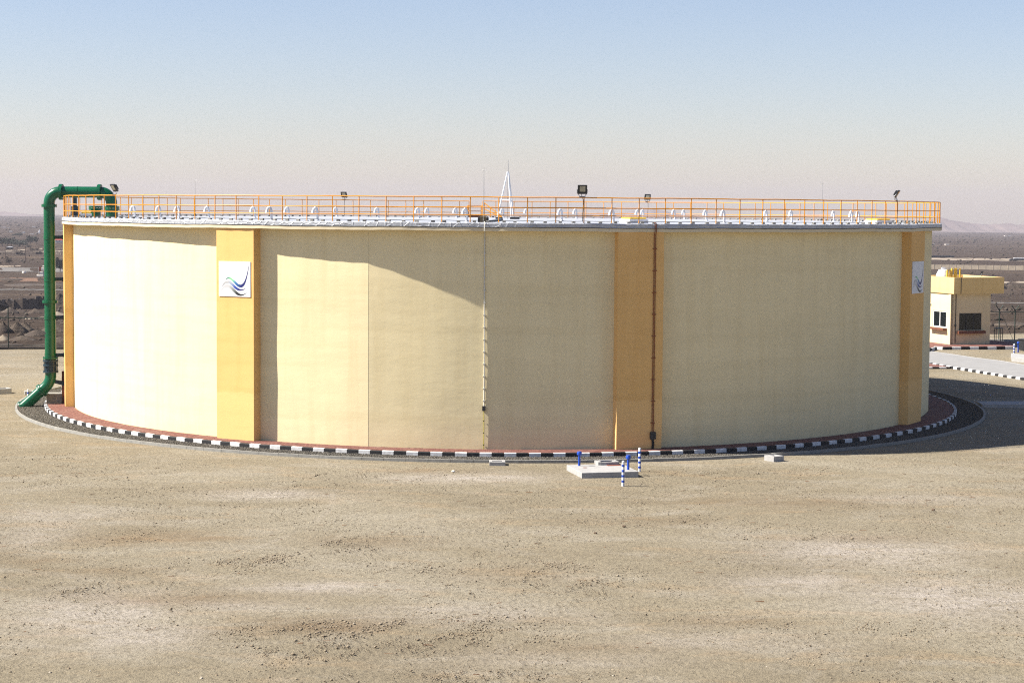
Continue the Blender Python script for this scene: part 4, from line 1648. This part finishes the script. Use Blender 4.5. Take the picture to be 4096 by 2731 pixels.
def guardhouse():
    c = atz(3801.5, 1386, GR)
    rz = 18 * D2R
    t = thing('guardhouse', 'small cream flat-roofed guardhouse with dark windows at the right edge', 'building', (c[0], c[1], GR), rz)
    # local x along the shaded face, y away along the sunlit face
    Lx, Ly, H = 3.75, 5.2, 4.42
    M_gh = wall_material('guardhouse_cream', (0.64, 0.53, 0.33), (0.52, 0.41, 0.23))
    M_par = wall_material('guardhouse_band', (0.67, 0.47, 0.20), (0.55, 0.35, 0.13))
    def wall_with_holes(axis, L, holes):
        # axis 'x': wall in plane y=0 ; 'y': wall in plane x=0 ; 0.2 m thick with openings
        xs = sorted({0, L, *[h[0] for h in holes], *[h[1] for h in holes]})
        zs = sorted({0, H, *[h[2] for h in holes], *[h[3] for h in holes]})
        m = MB()
        for a, b in zip(xs[:-1], xs[1:]):
            for z0, z1 in zip(zs[:-1], zs[1:]):
                if any(h[0] <= a and b <= h[1] and h[2] <= z0 and z1 <= h[3] for h in holes):
                    continue
                if axis == 'x':
                    m.box((a + b) / 2, .1, (z0 + z1) / 2, b - a, .2, z1 - z0)
                else:
                    m.box(.1, (a + b) / 2, (z0 + z1) / 2, .2, b - a, z1 - z0)
        return m
    hx = [(.78, 2.92, 1.35, 2.78)]
    wall_with_holes('x', Lx, hx).build('wall', M_gh, t)
    hy = [(.75, 2.9, 1.52, 2.90), (3.6, 4.6, .15, 2.95)]
    wall_with_holes('y', Ly, hy).build('wall', M_gh, t)
    MB().box(Lx - .1, Ly / 2 + .1, H / 2, .2, Ly - .2, H).build('wall', M_gh, t)
    MB().box(Lx / 2, Ly - .1, H / 2, Lx - .42, .2, H).build('wall', M_gh, t)
    # corner strip on the sunlit side
    MB().box(-.03, .18, H / 2, .06, .36, H - .02).build('corner_strip', M_gh, t)
    # windows
    w = MB()
    x0, x1, z0, z1 = hx[0]
    for a in (x0 + .03, lerp(x0, x1, .335), lerp(x0, x1, .665), x1 - .03):
        w.box(a, .09, (z0 + z1) / 2, .06, .06, z1 - z0)
    for zz in (z0 + .03, z1 - .03):
        w.box((x0 + x1) / 2, .091, zz, x1 - x0 - .13, .055, .06)
    win = w.build('window', M_dark, t)
    for k in range(3):
        a = lerp(x0, x1, (k + .5) / 3)
        MB().box(a, .10, (z0 + z1) / 2, (x1 - x0) / 3 - .07, .012, z1 - z0 - .125).build('pane', M_glassdark, win)
    MB().box((x0 + x1) / 2, -.17, z0 - .16, x1 - x0 + .45, .36, .24, 0, .01).build('sill', M_terracotta, t)
    y0, y1, z0, z1 = hy[0]
    w = MB()
    for a in (y0 + .04, lerp(y0, y1, .5), y1 - .04):
        w.box(.07, a, (z0 + z1) / 2, .06, .09, z1 - z0)
    for zz in (z0 + .04, z1 - .04):
        w.box(.071, (y0 + y1) / 2, zz, .055, y1 - y0 - .19, .08)
    win = w.build('window', M_alu, t)
    for k in range(2):
        a = lerp(y0, y1, (k + .5) / 2)
        MB().box(.08, a, (z0 + z1) / 2, .012, (y1 - y0) / 2 - .1, z1 - z0 - .165).build('pane', M_glassdark, win)
    MB().box(-.20, (y0 + y1) / 2, z0 - .12, .4, y1 - y0 + .3, .16, 0, .01).build('sill', M_terracotta, t)
    y0, y1, z0, z1 = hy[1]
    d = MB().box(.06, (y0 + y1) / 2, (z0 + z1) / 2, .05, y1 - y0 - .02, z1 - z0 - .02).build('door', M_brownbox, t)
    MB().tube([(.01, y0 + .12, 1.25), (.01, y0 + .12, 1.45)], .02, 6).build('handle', M_steel, d)
    MB().box(-.04, 3.25, 3.4, .08, .16, .16, 0, .03).build('wall_lamp', M_alu, t)
    # overhanging parapet band: hollow, so the flat roof lies inside
    o = .72; px0, px1, py0, py1 = -.12, Lx + .92, -.55, Ly + .6
    zb, ztp = H, H + 1.36
    m = MB()
    for (cx, cy, sx, sy) in (((px0 + px1) / 2, py0 + .1, px1 - px0, .2), ((px0 + px1) / 2, py1 - .1, px1 - px0, .2)):
        m.box(cx, cy, (zb + ztp) / 2, sx, sy, ztp - zb)
    for (cx, cy) in ((px0 + .1, (py0 + py1) / 2), (px1 - .1, (py0 + py1) / 2)):
        m.box(cx, cy, (zb + ztp) / 2, .2, py1 - py0 - .4, ztp - zb)
    m.build('parapet', M_par, t)
    MB().box((px0 + px1) / 2, (py0 + py1) / 2, zb + .12, px1 - px0 - .42, py1 - py0 - .42, .2).build('roof', M_mem, t)
    MB().box(.55, py0 - .01, (zb + ztp) / 2, .05, .03, ztp - zb + .01).build('joint_strip', M_dark, t)
    MB().tube([(.42, -.04, .3), (.42, -.04, H)], .03, 8).build('downpipe', M_dark, t, True, 50)
    MB().box(.40, -.06, 1.75, .12, .1, .18).build('meter_box', M_dark, t)
    M4 = Matrix.Translation((c[0], c[1], GR)) @ Matrix.Rotation(rz, 4, 'Z')
    rt = zb + .22
    # roof tank
    p = M4 @ Vector((-.05 + .65, 2.4, rt))
    q = thing('roof_cooler', 'white rounded cooling unit on the guardhouse roof beside the tank wall', 'cooler', p, rz)
    MB().lathe([(.55, .0), (.62, .1), (.62, .95), (.55, 1.35), (.38, 1.68), (.12, 1.75)], 20).build('body', M_white, q, True, 40)
    MB().lathe([(.09, .1), (.12, .3), (.05, .55)], 10, (-.35, -.55, .55)).build('valve', M_dark, q, True, 40)
    p = M4 @ Vector((1.1, 3.2, rt))
    q = thing('vent_stack', 'thin white vent stack with tee top on the guardhouse roof', 'vent', p, rz)
    MB().tube([(0, 0, 0), (0, 0, 1.75)], .05, 8).build('pipe', M_white, q, True, 50)
    MB().box(0, 0, 1.8, .34, .12, .14, 0, .03).build('tee', M_white, q)
    p = M4 @ Vector((1.15, 1.7, rt))
    q = thing('ladder_rail', 'yellow safety hoops at the ladder head on the guardhouse roof', 'handrail', p, rz)
    for k, (dx, hh, ww) in enumerate(((-.45, 1.70, .34), (.0, 1.84, .34), (.46, 1.84, .46))):
        z0 = 0.0
        MB().tube([(dx - ww / 2 * .8, 0, z0), (dx - ww / 2 * .8, 0, hh), (dx + ww / 2 * .8, 0, hh), (dx + ww / 2 * .8, 0, z0)], .06, 8).build('hoop', M_yellow, q, True, 60)
    MB().tube([(-.62, 0, .95), (.66, 0, .95)], .04, 8).build('crossbar', M_yellow, q, True, 60)
    p = M4 @ Vector((3.0, .2, zb + 1.36))
    floodlight(0, 0, False, -.3, .5, 'black floodlight on the guardhouse roof parapet', False, .95, False, p)


guardhouse()


def fence_right():
    a = atz(3995, 1364, GR); b = atz(4058, 1365, GR)
    A, B = Vector((a[0], a[1], GR)), Vector((b[0], b[1], GR))
    d = (B - A)
    t = thing('perimeter_fence', 'dark green post fence with forked barbed-wire tops behind the guardhouse', 'fence', A)
    n = Vector((-d.y, d.x, 0)).normalized()
    dn = d.normalized()
    for k in range(-3, 4):
        o = d * k
        m = MB()
        m.tube([o, o + Vector((0, 0, 2.72))], .048, 8)
        for s in (-1, 1):
            m.tube([o + Vector((0, 0, 2.68)), o + (dn * s * .9 + n * s * .3).normalized() * .36 + Vector((0, 0, 3.15))], .04, 8)
        m.build('post', M_fence, t, True, 50)
    for z, r in ((2.55, .032), (.12, .03)):
        MB().tube([d * -3, d * 3], r, 8).build('rail', M_fence, t, True, 50).location = (0, 0, z)
    MB().tube([Vector((.25, 0, 2.3)), d * .9 + Vector((0, 0, .15))], .018, 6).build('stay', M_fence, t)
    m = MB()
    for z in (.35, .6, .85, 1.1, 1.35, 1.6, 1.85, 2.1, 2.35):
        m.tube([d * -3 + Vector((0, 0, z)), d * 3 + Vector((0, 0, z))], .0045, 4)
    for s in (-1, 1):
        for q in (.12, .24, .35):
            off = n * s * q * .45 + Vector((0, 0, 2.70 + q * 1.25))
            m.tube([d * -3 + off, d * 3 + off], .005, 4)
    tag(m.build('wire', M_fence, t), kind='stuff')
    MB().obox(d * .5 + n * -.1 + Vector((0, 0, .06)), d * 3.2, n * .1, (0, 0, .10)).build('plinth', M_conc, t)
    # small steel frame beside the guardhouse
    c = atz(3984, 1372, GR)
    e = atz(4012, 1373, GR)
    t = thing('steel_frame', 'small dark steel stand beside the guardhouse wall', 'frame', c)
    w = e[0] - c[0]
    for x, y in ((0, 0), (w, 0), (0, .6), (w, .6)):
        MB().tube([(x, y, 0), (x, y, 1.25)], .03, 6).build('leg', M_fence, t)
    m = MB()
    m.box(w / 2, .3, 1.27, w + .1, .7, .05)
    m.build('top', M_fence, t)
    # white slab with a blue vent, and dark cabinet
    z = GR + .3
    chamber(atz(4047, 1428, z), atz(4044, 1412, z), atz(4190, 1442, z), z, 'white painted slab behind the striped post at the right edge', False)
    p = atz(4074, 1424, GR)
    t = thing('blue_vent_pipe', 'blue capped vent pipe on the white slab at the right edge', 'vent', (p[0] + .1, p[1] + .5, GR + .25))
    blue_vent(t, (0, 0, 0), .85)
    p = atz(4105, 1400, GR)
    t = thing('dark_cabinet', 'dark boxy cabinet at the right edge behind the blue vent pipe', 'cabinet', p, .3)
    MB().box(0, 0, .42, 1.0, .8, .84, 0, .03).build('body', M_dark, t)
    MB().box(0, 0, .88, 1.1, .9, .07, 0, .02).build('lid', M_dark, t)


fence_right()


def fence_left():
    a = atz(34, 1396, GR)
    A = Vector((a[0], a[1], GR))
    d = Vector((3.55, .35, 0))
    t = thing('boundary_fence', 'dark post and rail fence along the left edge of the yard', 'fence', A)
    n = Vector((-d.y, d.x, 0)).normalized()
    for k in range(-3, 4):
        MB().tube([d * k, d * k + Vector((0, 0, 3.25))], .042, 8).build('post', M_fence, t, True, 50)
    MB().tube([d * -3 + Vector((0, 0, 2.44)), d * 3 + Vector((0, 0, 2.44))], .03, 8).build('rail', M_fence, t, True, 50)
    MB().tube([d * -3 + Vector((0, 0, .28)), d * 3 + Vector((0, 0, .28))], .035, 8).build('rail', M_fence, t, True, 50)
    m = MB()
    for k in range(8):
        z = .5 + k * .26
        m.tube([d * -3 + Vector((0, 0, z)), d * 3 + Vector((0, 0, z))], .0035, 4)
    tag(m.build('wire', M_fence, t), kind='stuff')
    MB().obox(Vector((0, 0, -.02)) + n * .0, d * 3.2, n * .12, (0, 0, .17)).build('plinth', simple('plinth_concrete', (.06, .055, .05), .9, 0, .3, 2.0), t)


fence_left()

# ================================================================== desert background
def mound(px, py, w, h, mat=M_spoil, dy=None, sharp=1.0):
    p, dep = hit(px, py)
    W_ = w * dep / F_PX / 2
    H_ = h * dep / F_PX
    D_ = dy or W_ * .8
    n, kk = 22, 9
    ph = random.uniform(0, 6)
    V = [(0, 0, H_)]
    for j in range(1, kk):
        q = j / (kk - 1)
        for i in range(n):
            a = 2 * PI * i / n
            rr = q * (1 + .16 * math.sin(2 * a + ph) + .1 * math.sin(5 * a + ph * 2) + random.uniform(-.05, .05))
            z = H_ * (1 - q) ** sharp * (1 + random.uniform(-.09, .09))
            x, y = W_ * rr * math.cos(a), D_ * rr * math.sin(a)
            if j == kk - 1:
                z = float(tz(p[0] + x, p[1] + y)) - p[2] - .35
            V.append((x, y, z))
    Fc = [(0, 1 + i, 1 + (i + 1) % n) for i in range(n)]
    for j in range(kk - 2):
        for i in range(n):
            l = (i + 1) % n
            Fc.append((1 + j * n + i, 1 + (j + 1) * n + i, 1 + (j + 1) * n + l, 1 + j * n + l))
    o = MB().add(V, Fc).build('earth_mound', mat, None, True, 70)
    o.location = p
    tag(o, kind='structure')


M_pale = simple('pale_spoil', (0.20, 0.165, 0.12), 1, 0, .25, .8, .6, bscale=4)
for a in ((10, 1330, 110, 46), (68, 1330, 110, 44), (98, 1322, 90, 36), (150, 1345, 150, 30), (12, 1362, 70, 24, M_pale), (90, 1362, 120, 22), (210, 1330, 130, 28), (240, 1370, 120, 24),
          (40, 1252, 90, 24), (80, 1254, 60, 20), (140, 1254, 60, 22), (230, 1262, 90, 16, M_pale), (30, 1382, 160, 9), (180, 1384, 160, 9),
          (140, 988, 110, 17, M_plain), (20, 1012, 150, 8), (110, 1140, 220, 6), (30, 1118, 110, 6), (70, 1118, 60, 6), (230, 1140, 80, 7),
          (4060, 1300, 200, 14), (4090, 1340, 120, 10), (4010, 1250, 120, 10)):
    mound(*a)


def cut_bank(pts, hpx, label_h=None):
    """raw earth bank cut in the plain: a steep dark face with a broken crest"""
    V = []
    n = 0
    for (x0, y0), (x1, y1) in zip(pts[:-1], pts[1:]):
        m_ = max(3, int(abs(x1 - x0) / 4))
        for k in range(m_):
            u = k / m_
            p, dep = hit(lerp(x0, x1, u), lerp(y0, y1, u))
            h = hpx * dep / F_PX * (1 + .10 * math.sin(n * .9) + .08 * math.sin(n * .37 + 1) + random.uniform(-.04, .04))
            for dx, dy_, dz in ((0, 0, -.6), (random.uniform(-.3, .3), .5, h * .55), (random.uniform(-.3, .3), .9, h), (0, 3.0, h * .96), (0, 14, h * .35), (0, 26, -.6)):
                V.append((p[0] + dx, p[1] + dy_, p[2] + dz))
            n += 1
    Fc = [(i * 6 + k, (i + 1) * 6 + k, (i + 1) * 6 + k + 1, i * 6 + k + 1) for i in range(n - 1) for k in range(5)]
    tag(MB().add(V, Fc).build('earth_bank', M_spoil, None, True, 50), kind='structure')


cut_bank([(-60, 1246), (40, 1240), (110, 1236), (180, 1226), (270, 1220), (330, 1216)], 40)
cut_bank([(-60, 1019), (90, 1018), (178, 1017), (270, 1020), (330, 1020)], 9)
cut_bank([(3990, 1156), (4030, 1155), (4100, 1154), (4180, 1156)], 14)


# pale tracks across the plain, laid as thin sheets following the ground
def track(pts, wpx, mat):
    V = []
    for px, py in pts:
        for s in (.5, -.5):
            p, _ = hit(px, py + s * wpx)
            V.append((p[0], p[1], float(tz(p[0], p[1])) + .06))
    n = len(pts)
    o = MB().add(V, [(2 * i, 2 * i + 2, 2 * i + 3, 2 * i + 1) for i in range(n - 1)]).build('dirt_track', mat)
    tag(o, kind='structure')


def line(x0, y0, x1, y1, n=24, wob=.8):
    return [(lerp(x0, x1, k / n), lerp(y0, y1, k / n) + random.uniform(-wob, wob)) for k in range(n + 1)]


M_track = simple('pale_track', (0.252, 0.204, 0.150), 1, 0, .2, .05)
M_trackg = simple('grey_track', (0.120, 0.111, 0.099), 1, 0, .2, .05)
M_tracko = simple('ochre_soil', (0.120, 0.063, 0.033), 1, 0, .25, .05)
track(line(-60, 1066, 85, 1066), 4.5, M_track)
track(line(-60, 1078, 330, 1082), 16, M_trackg)
track(line(-60, 1120, 330, 1120), 15, M_tracko)
track(line(-60, 1158, 330, 1161), 3.5, M_trackg)
track(line(20, 1003, 178, 996), 3, M_track)
track(line(130, 1006, 330, 1005), 3, M_track)
track(line(100, 1276, 330, 1262), 5, M_track)
track(line(3600, 1033, 4200, 1038), 4, M_track)
track(line(3600, 1037, 4200, 1044), 3.5, M_track)
track(line(3900, 1130, 4200, 1131), 7, M_track)
track(line(3900, 1210, 4200, 1215), 3, M_trackg)


def boundary_wall():
    a, da = hit(3560, 1074); b, db = hit(4240, 1083)
    A, B = Vector(a), Vector(b)
    A.z = min(A.z, B.z); B.z = A.z
    L = (B - A).length; n = int(L / 3.2)
    d = (B - A) / n
    t = thing('boundary_wall', 'long low beige panel wall crossing the plain beyond the guardhouse', 'wall', A)
    ang = math.atan2(d.y, d.x)
    h = 18 * da / F_PX
    pm_ = MB().box(0, 0, h / 2 - .3, d.length - .12, .14, h + .6).mesh('panel', M_beige)
    po = MB().box(0, 0, h / 2 - .2, .22, .24, h + .7).mesh('pillar', M_beige)
    for k in range(n):
        o = link('panel', pm_, t); o.location = d * (k + .5); o.rotation_euler = (0, 0, ang)
        o = link('pillar', po, t); o.location = d * k; o.rotation_euler = (0, 0, ang)


boundary_wall()


def leaf_cloud(n, rx, ry, rz, cz, size, clumps=9):
    """many small leaf faces gathered in clumps through an uneven crown volume"""
    V, Fc = [], []
    cs = []
    for _ in range(clumps):
        a = random.uniform(0, 2 * PI); e = random.uniform(-.6, 1); q = random.uniform(.25, .8)
        cs.append((math.cos(a) * q * rx, math.sin(a) * q * ry, cz + e * q * rz, random.uniform(.35, .6)))
    for i in range(n):
        cx, cy, cz_, cr = random.choice(cs)
        g = [random.gauss(0, .45) for _ in range(3)]
        p = Vector((cx + g[0] * rx * cr, cy + g[1] * ry * cr, cz_ + g[2] * rz * cr))
        a = Vector((random.uniform(-1, 1), random.uniform(-1, 1), random.uniform(-1, 1))).normalized()
        b = a.orthogonal().normalized()
        s = size * random.uniform(.6, 1.4)
        o = len(V)
        V += [p - a * s, p + b * s * .6, p + a * s, p - b * s * .6]
        Fc.append((o, o + 1, o + 2, o + 3))
    return MB().add(V, Fc)


def tree(px, py, wpx, hpx, kind, label, name='tree'):
    p, dep = hit(px, py)
    k = dep / F_PX
    w, h = wpx * k / 2, hpx * k
    t = thing(name, label, 'tree' if name == 'tree' else 'bush', p)
    m = MB()
    base = -.4
    trunk_h = h * (.35 if kind != 'bush' else .2)
    m.tube([(0, 0, base), (.03 * h, 0, trunk_h), (0, .02 * h, h * .62)], [h * .035, h * .025, h * .012], 7)
    limbs = 7
    for q in range(limbs):
        a = 2 * PI * q / limbs + random.uniform(-.3, .3)
        e = random.uniform(.5, .9)
        m.tube([(.03 * h, 0, trunk_h * random.uniform(.7, 1.1)), (w * .4 * math.cos(a), w * .4 * math.sin(a), h * e * .72), (w * .75 * math.cos(a), w * .75 * math.sin(a), h * e)], [h * .018, h * .011, h * .004], 5)
    m.build('trunk', M_bark, t, True, 60)
    if kind == 'dense':
        c = leaf_cloud(900, w, w, h * .42, h * .55, h * .085, 16); mt = M_leafdark
    elif kind == 'bush':
        c = leaf_cloud(420, w, w, h * .5, h * .5, h * .05, 10); mt = M_leafdry
    else:
        c = leaf_cloud(260, w, w, h * .24, h * .74, h * .035, 10); mt = M_leafdry
    c.build('crown', mt, t)


tree(10, 985, 60, 38, 'dense', 'large dark green tree at the left edge of the far tree group')
tree(45, 986, 50, 34, 'dense', 'dark green tree second in the far group at left')
tree(78, 988, 62, 26, 'dense', 'low spreading dark tree in the middle of the far group at left')
tree(92, 976, 26, 18, 'dense', 'small dark tree at the right end of the far group')
tree(68, 948, 34, 18, 'dense', 'round dark tree standing alone farther out on the plain')
tree(122, 974, 26, 30, 'dense', 'upright dark tree left of the green pipe')
tree(140, 974, 22, 30, 'dense', 'dark tree touching the green pipe on its left')
tree(240, 1088, 46, 56, 'dense', 'big dark tree seen between the green pipe and the tank')
tree(36, 1058, 36, 36, 'bush', 'brown dry shrub on the stony plain at left', 'shrub')
tree(128, 1008, 22, 20, 'bush', 'small dry shrub beside the pale track at left', 'shrub')
tree(148, 1006, 14, 16, 'bush', 'little dry shrub close to the green pipe', 'shrub')
tree(3793, 1054, 13, 17, 'thin', 'thin bare tree left of the power pole beyond the guardhouse')
tree(3832, 1055, 9, 17, 'thin', 'second thin bare tree beyond the guardhouse roof hoops')
tree(4052, 1029, 16, 17, 'thin', 'small bare tree above the long dark trailer')
tree(4085, 1178, 96, 44, 'thin', 'spreading bare acacia at the right edge behind the guardhouse')
tree(4018, 1212, 50, 32, 'thin', 'low bare acacia just right of the guardhouse wall')
tree(4090, 1240, 60, 22, 'bush', 'dry shrub above the fence at the right edge', 'shrub')


def power_pole(px, pyb, hpx, label):
    p, dep = hit(px, pyb)
    h = hpx * dep / F_PX
    t = thing('power_pole', label, 'power pole', p, 0, 'wooden power poles on the plain')
    MB().tube([(0, 0, -.5), (0, 0, h)], [.22, .14], 8).build('pole', M_bark, t, True, 60)
    MB().box(0, 0, h - .6, 1.6, .14, .14).build('crossarm', M_bark, t)
    m = MB()
    for s in (-.65, 0, .65):
        m.tube([(s, 0, h - .53), (s, 0, h - .28)], .06, 6)
    m.build('insulator', M_white, t)


power_pole(102, 1050, 66, 'dark power pole on the stony plain left of the green pipe')
power_pole(21, 1030, 46, 'thin power pole behind the brown shrub at the left edge')
power_pole(3892, 1046, 34, 'thin power pole beyond the guardhouse roof')


def house(px, py, wpx, hpx, dpx, rz, wallm, roofm, label, name='house', pitched=False, wins=2, group=None, cat='house'):
    p, dep = hit(px, py)
    k = dep / F_PX
    w, h, d = wpx * k, hpx * k, dpx * k
    t = thing(name, label, cat, p, rz, group)
    MB().box(0, d / 2, h / 2 - .4, w, d, h + .8).build('wall', wallm, t)
    if pitched:
        V = [(-w * .54, -d * .06, h), (w * .54, -d * .06, h), (w * .54, d * 1.06, h), (-w * .54, d * 1.06, h), (-w * .35, d / 2, h * 1.6), (w * .35, d / 2, h * 1.6)]
        MB().add(V, [(0, 1, 5, 4), (1, 2, 5), (2, 3, 4, 5), (3, 0, 4), (3, 2, 1, 0)]).build('roof', roofm, t)
    else:
        MB().box(0, d / 2, h + .12, w * 1.03, d * 1.03, .35).build('roof', roofm, t)
    for q in range(wins):
        MB().box(lerp(-w / 2, w / 2, (q + .5) / wins), -.02, h * .55, w / wins * .35, .08, h * .35).build('window', M_dark, t)


house(238, 969, 40, 9, 30, 0, M_paleblock, M_redroof, 'pale house with a red roof between the green pipe and the tank', 'red_roofed_house', True, 3)
house(3772, 1030, 90, 5, 30, 0, M_dark, M_dark, 'long low black shed on the plain beyond the tank wall', 'long_shed', False, 0, None, 'shed')


def trailer(px, py, wpx, hpx, label):
    p, dep = hit(px, py)
    k = dep / F_PX
    w, h = wpx * k, hpx * k
    t = thing('parked_trailer', label, 'trailer', p)
    MB().box(w / 2, 1.2, h * .5, w, 2.4, h * .62, 0, .1).build('body', M_dark, t)
    MB().box(w / 2 + w * .06, 1.2, h * .92, w * .8, 2.2, h * .2, 0, .1).build('roof', M_white, t)
    MB().box(-w * .04, 1.2, h * .4, w * .08, 2.2, h * .5, 0, .1).build('cab', M_dark, t)
    for q in (.1, .25, .8, .92):
        MB().tube([(w * q, -.05, .4), (w * q, .3, .4)], .45, 12).build('wheel', M_black, t, True, 40)


trailer(4046, 1045, 70, 13, 'long dark trailer with a white top parked on the plain at right')
trailer(26, 998, 24, 11, 'dark trailer with pale top parked beside the far trees at left')


def ruin():
    p, dep = hit(165, 1106)
    k = dep / F_PX
    t = thing('masonry_ruin', 'broken pile of white masonry half hidden by the green pipe', 'ruin', p)
    W_ = 40 * k
    for (x, z, sx, sz, sy) in ((-.28, .55, .06, .62, .3), (.05, .30, .34, .36, .9), (.22, .72, .34, .30, .9), (-.05, .06, .66, .16, 1.2), (.3, .98, .3, .12, .8), (-.38, .14, .14, .12, .5)):
        MB().box(x * W_, 0, z * 42 * k, sx * W_, sy * W_ * .4, sz * 42 * k, random.uniform(-.1, .1), .1).build('block', M_paleblock, t)
    MB().box(-.12 * W_, .4, .7 * 42 * k, .22 * W_, .3, .5 * 42 * k).build('opening', M_rust, t)


ruin()
p, dep = hit(96, 1093)
V = []
for i, u in enumerate((-.3, .15, .5, .75)):
    rr = math.sqrt(max(.03, 1 - u * u))
    for k in range(9):
        a = 2 * PI * k / 9
        V.append((rr * math.cos(a) * 1.5 * random.uniform(.85, 1.1) * 7 * dep / F_PX * .8, rr * math.sin(a) * .6, (u + .1) * 10 * dep / F_PX))
o = MB().add(V, [(j * 9 + k, j * 9 + (k + 1) % 9, (j + 1) * 9 + (k + 1) % 9, (j + 1) * 9 + k) for j in range(3) for k in range(9)] + [tuple(range(27, 36))]).build('boulder', M_paleblock, None)
o.location = p
tag(o, 'single white boulder on the grey ground left of the green pipe', 'boulder')

# far-off white buildings, tower and scrub
far_spots = [(15, 911, 18, 3), (34, 912, 8, 2.5), (44, 927, 9, 4), (84, 934, 9, 4), (95, 933, 8, 6), (128, 937, 14, 3), (135, 908, 10, 3), (148, 886, 9, 3), (18, 879, 4, 3), (5, 879, 4, 3), (240, 926, 30, 4),
             (3735, 979, 4, 4), (3788, 979, 16, 3), (3812, 928, 9, 4), (3824, 928, 8, 4), (3908, 926, 10, 5), (4030, 944, 26, 2), (4030, 928, 8, 4)]
for i, (px, py, w, h) in enumerate(far_spots):
    side = 'left of the tank' if px < 2000 else 'right of the tank'
    wh = 'long low white' if w > 12 else ('small white' if w < 9 else 'white')
    p, dep = hit(px, py)
    k = dep / F_PX
    o = MB().box(0, 0, h * k / 2 - .5, w * k, max(4, w * k * .5), h * k + 1).build('far_building', M_paleblock)
    o.location = p
    near = '%s from the left' % ORD[i if i < 11 else i - 11]
    tag(o, '%s far building on the plain %s, %s' % (wh, side, near), 'building', 'white buildings far out on the plain')
p, dep = hit(158, 934)
k = dep / F_PX
t = thing('dome_tower', 'white round tower rising from the plain left of the green pipe', 'tower', p)
MB().lathe([(3.2 * k, -1), (3.2 * k, 9 * k), (2.8 * k, 12 * k), (1.2 * k, 14.5 * k)], 12).build('shaft', M_white, t, True, 40)
MB().box(-7 * k, 0, 1.5 * k, 16 * k, 8 * k, 4 * k).build('annex', M_paleblock, t)


def scrub():
    n = 5200
    dep = 300 * (5200 / 300) ** RNG.random(n)
    az = RNG.uniform(-.28, .28, n)
    x, y = dep * np.sin(az), CAM[1] + dep * np.cos(az)
    s = RNG.uniform(.25, 1.0, n) * np.clip(dep / 1500, .45, 2.0) * 1.3
    z = tz(x, y)
    P = np.stack([x, y, z + s * .35], -1)
    tag(link('scrub', pebbles('scrub', P, s, M_leafdry, .8, .6)), 'low dry scrub dotted over the far desert plain', 'scrub', kind='stuff')
    n = 5000
    dep = 160 * (900 / 160) ** RNG.random(n)
    az = RNG.uniform(-.28, .28, n)
    x, y = dep * np.sin(az), CAM[1] + dep * np.cos(az)
    k = y > edge_y(x) + 6
    x, y, dep = x[k], y[k], dep[k]
    s = RNG.lognormal(-1.9, .5, len(x))
    P = np.stack([x, y, tz(x, y) + s * .2], -1)
    tag(link('rubble', pebbles('rubble', P, s, M_spoil, .7, .5)), 'stones and rubble lying on the desert slope outside the fence', 'rubble', kind='stuff')


scrub()

# ================================================================== haze
def haze():
    m = bpy.data.materials.new('dusty_air')
    m.use_nodes = True
    nt = m.node_tree
    nt.nodes.clear()
    out = nt.nodes.new('ShaderNodeOutputMaterial')
    v = nt.nodes.new('ShaderNodeVolumePrincipled')
    v.inputs['Color'].default_value = (0.60, 0.583, 0.645, 1)
    v.inputs['Density'].default_value = HAZE_DENSITY
    v.inputs['Anisotropy'].default_value = 0.1
    nt.links.new(v.outputs[0], out.inputs['Volume'])
    o = MB().box(0, 0, 0, 15200, 15200, 150).build('haze', m)
    o.location = (0, CAM[1], -75 + 95)
    tag(o, kind='stuff')


haze()
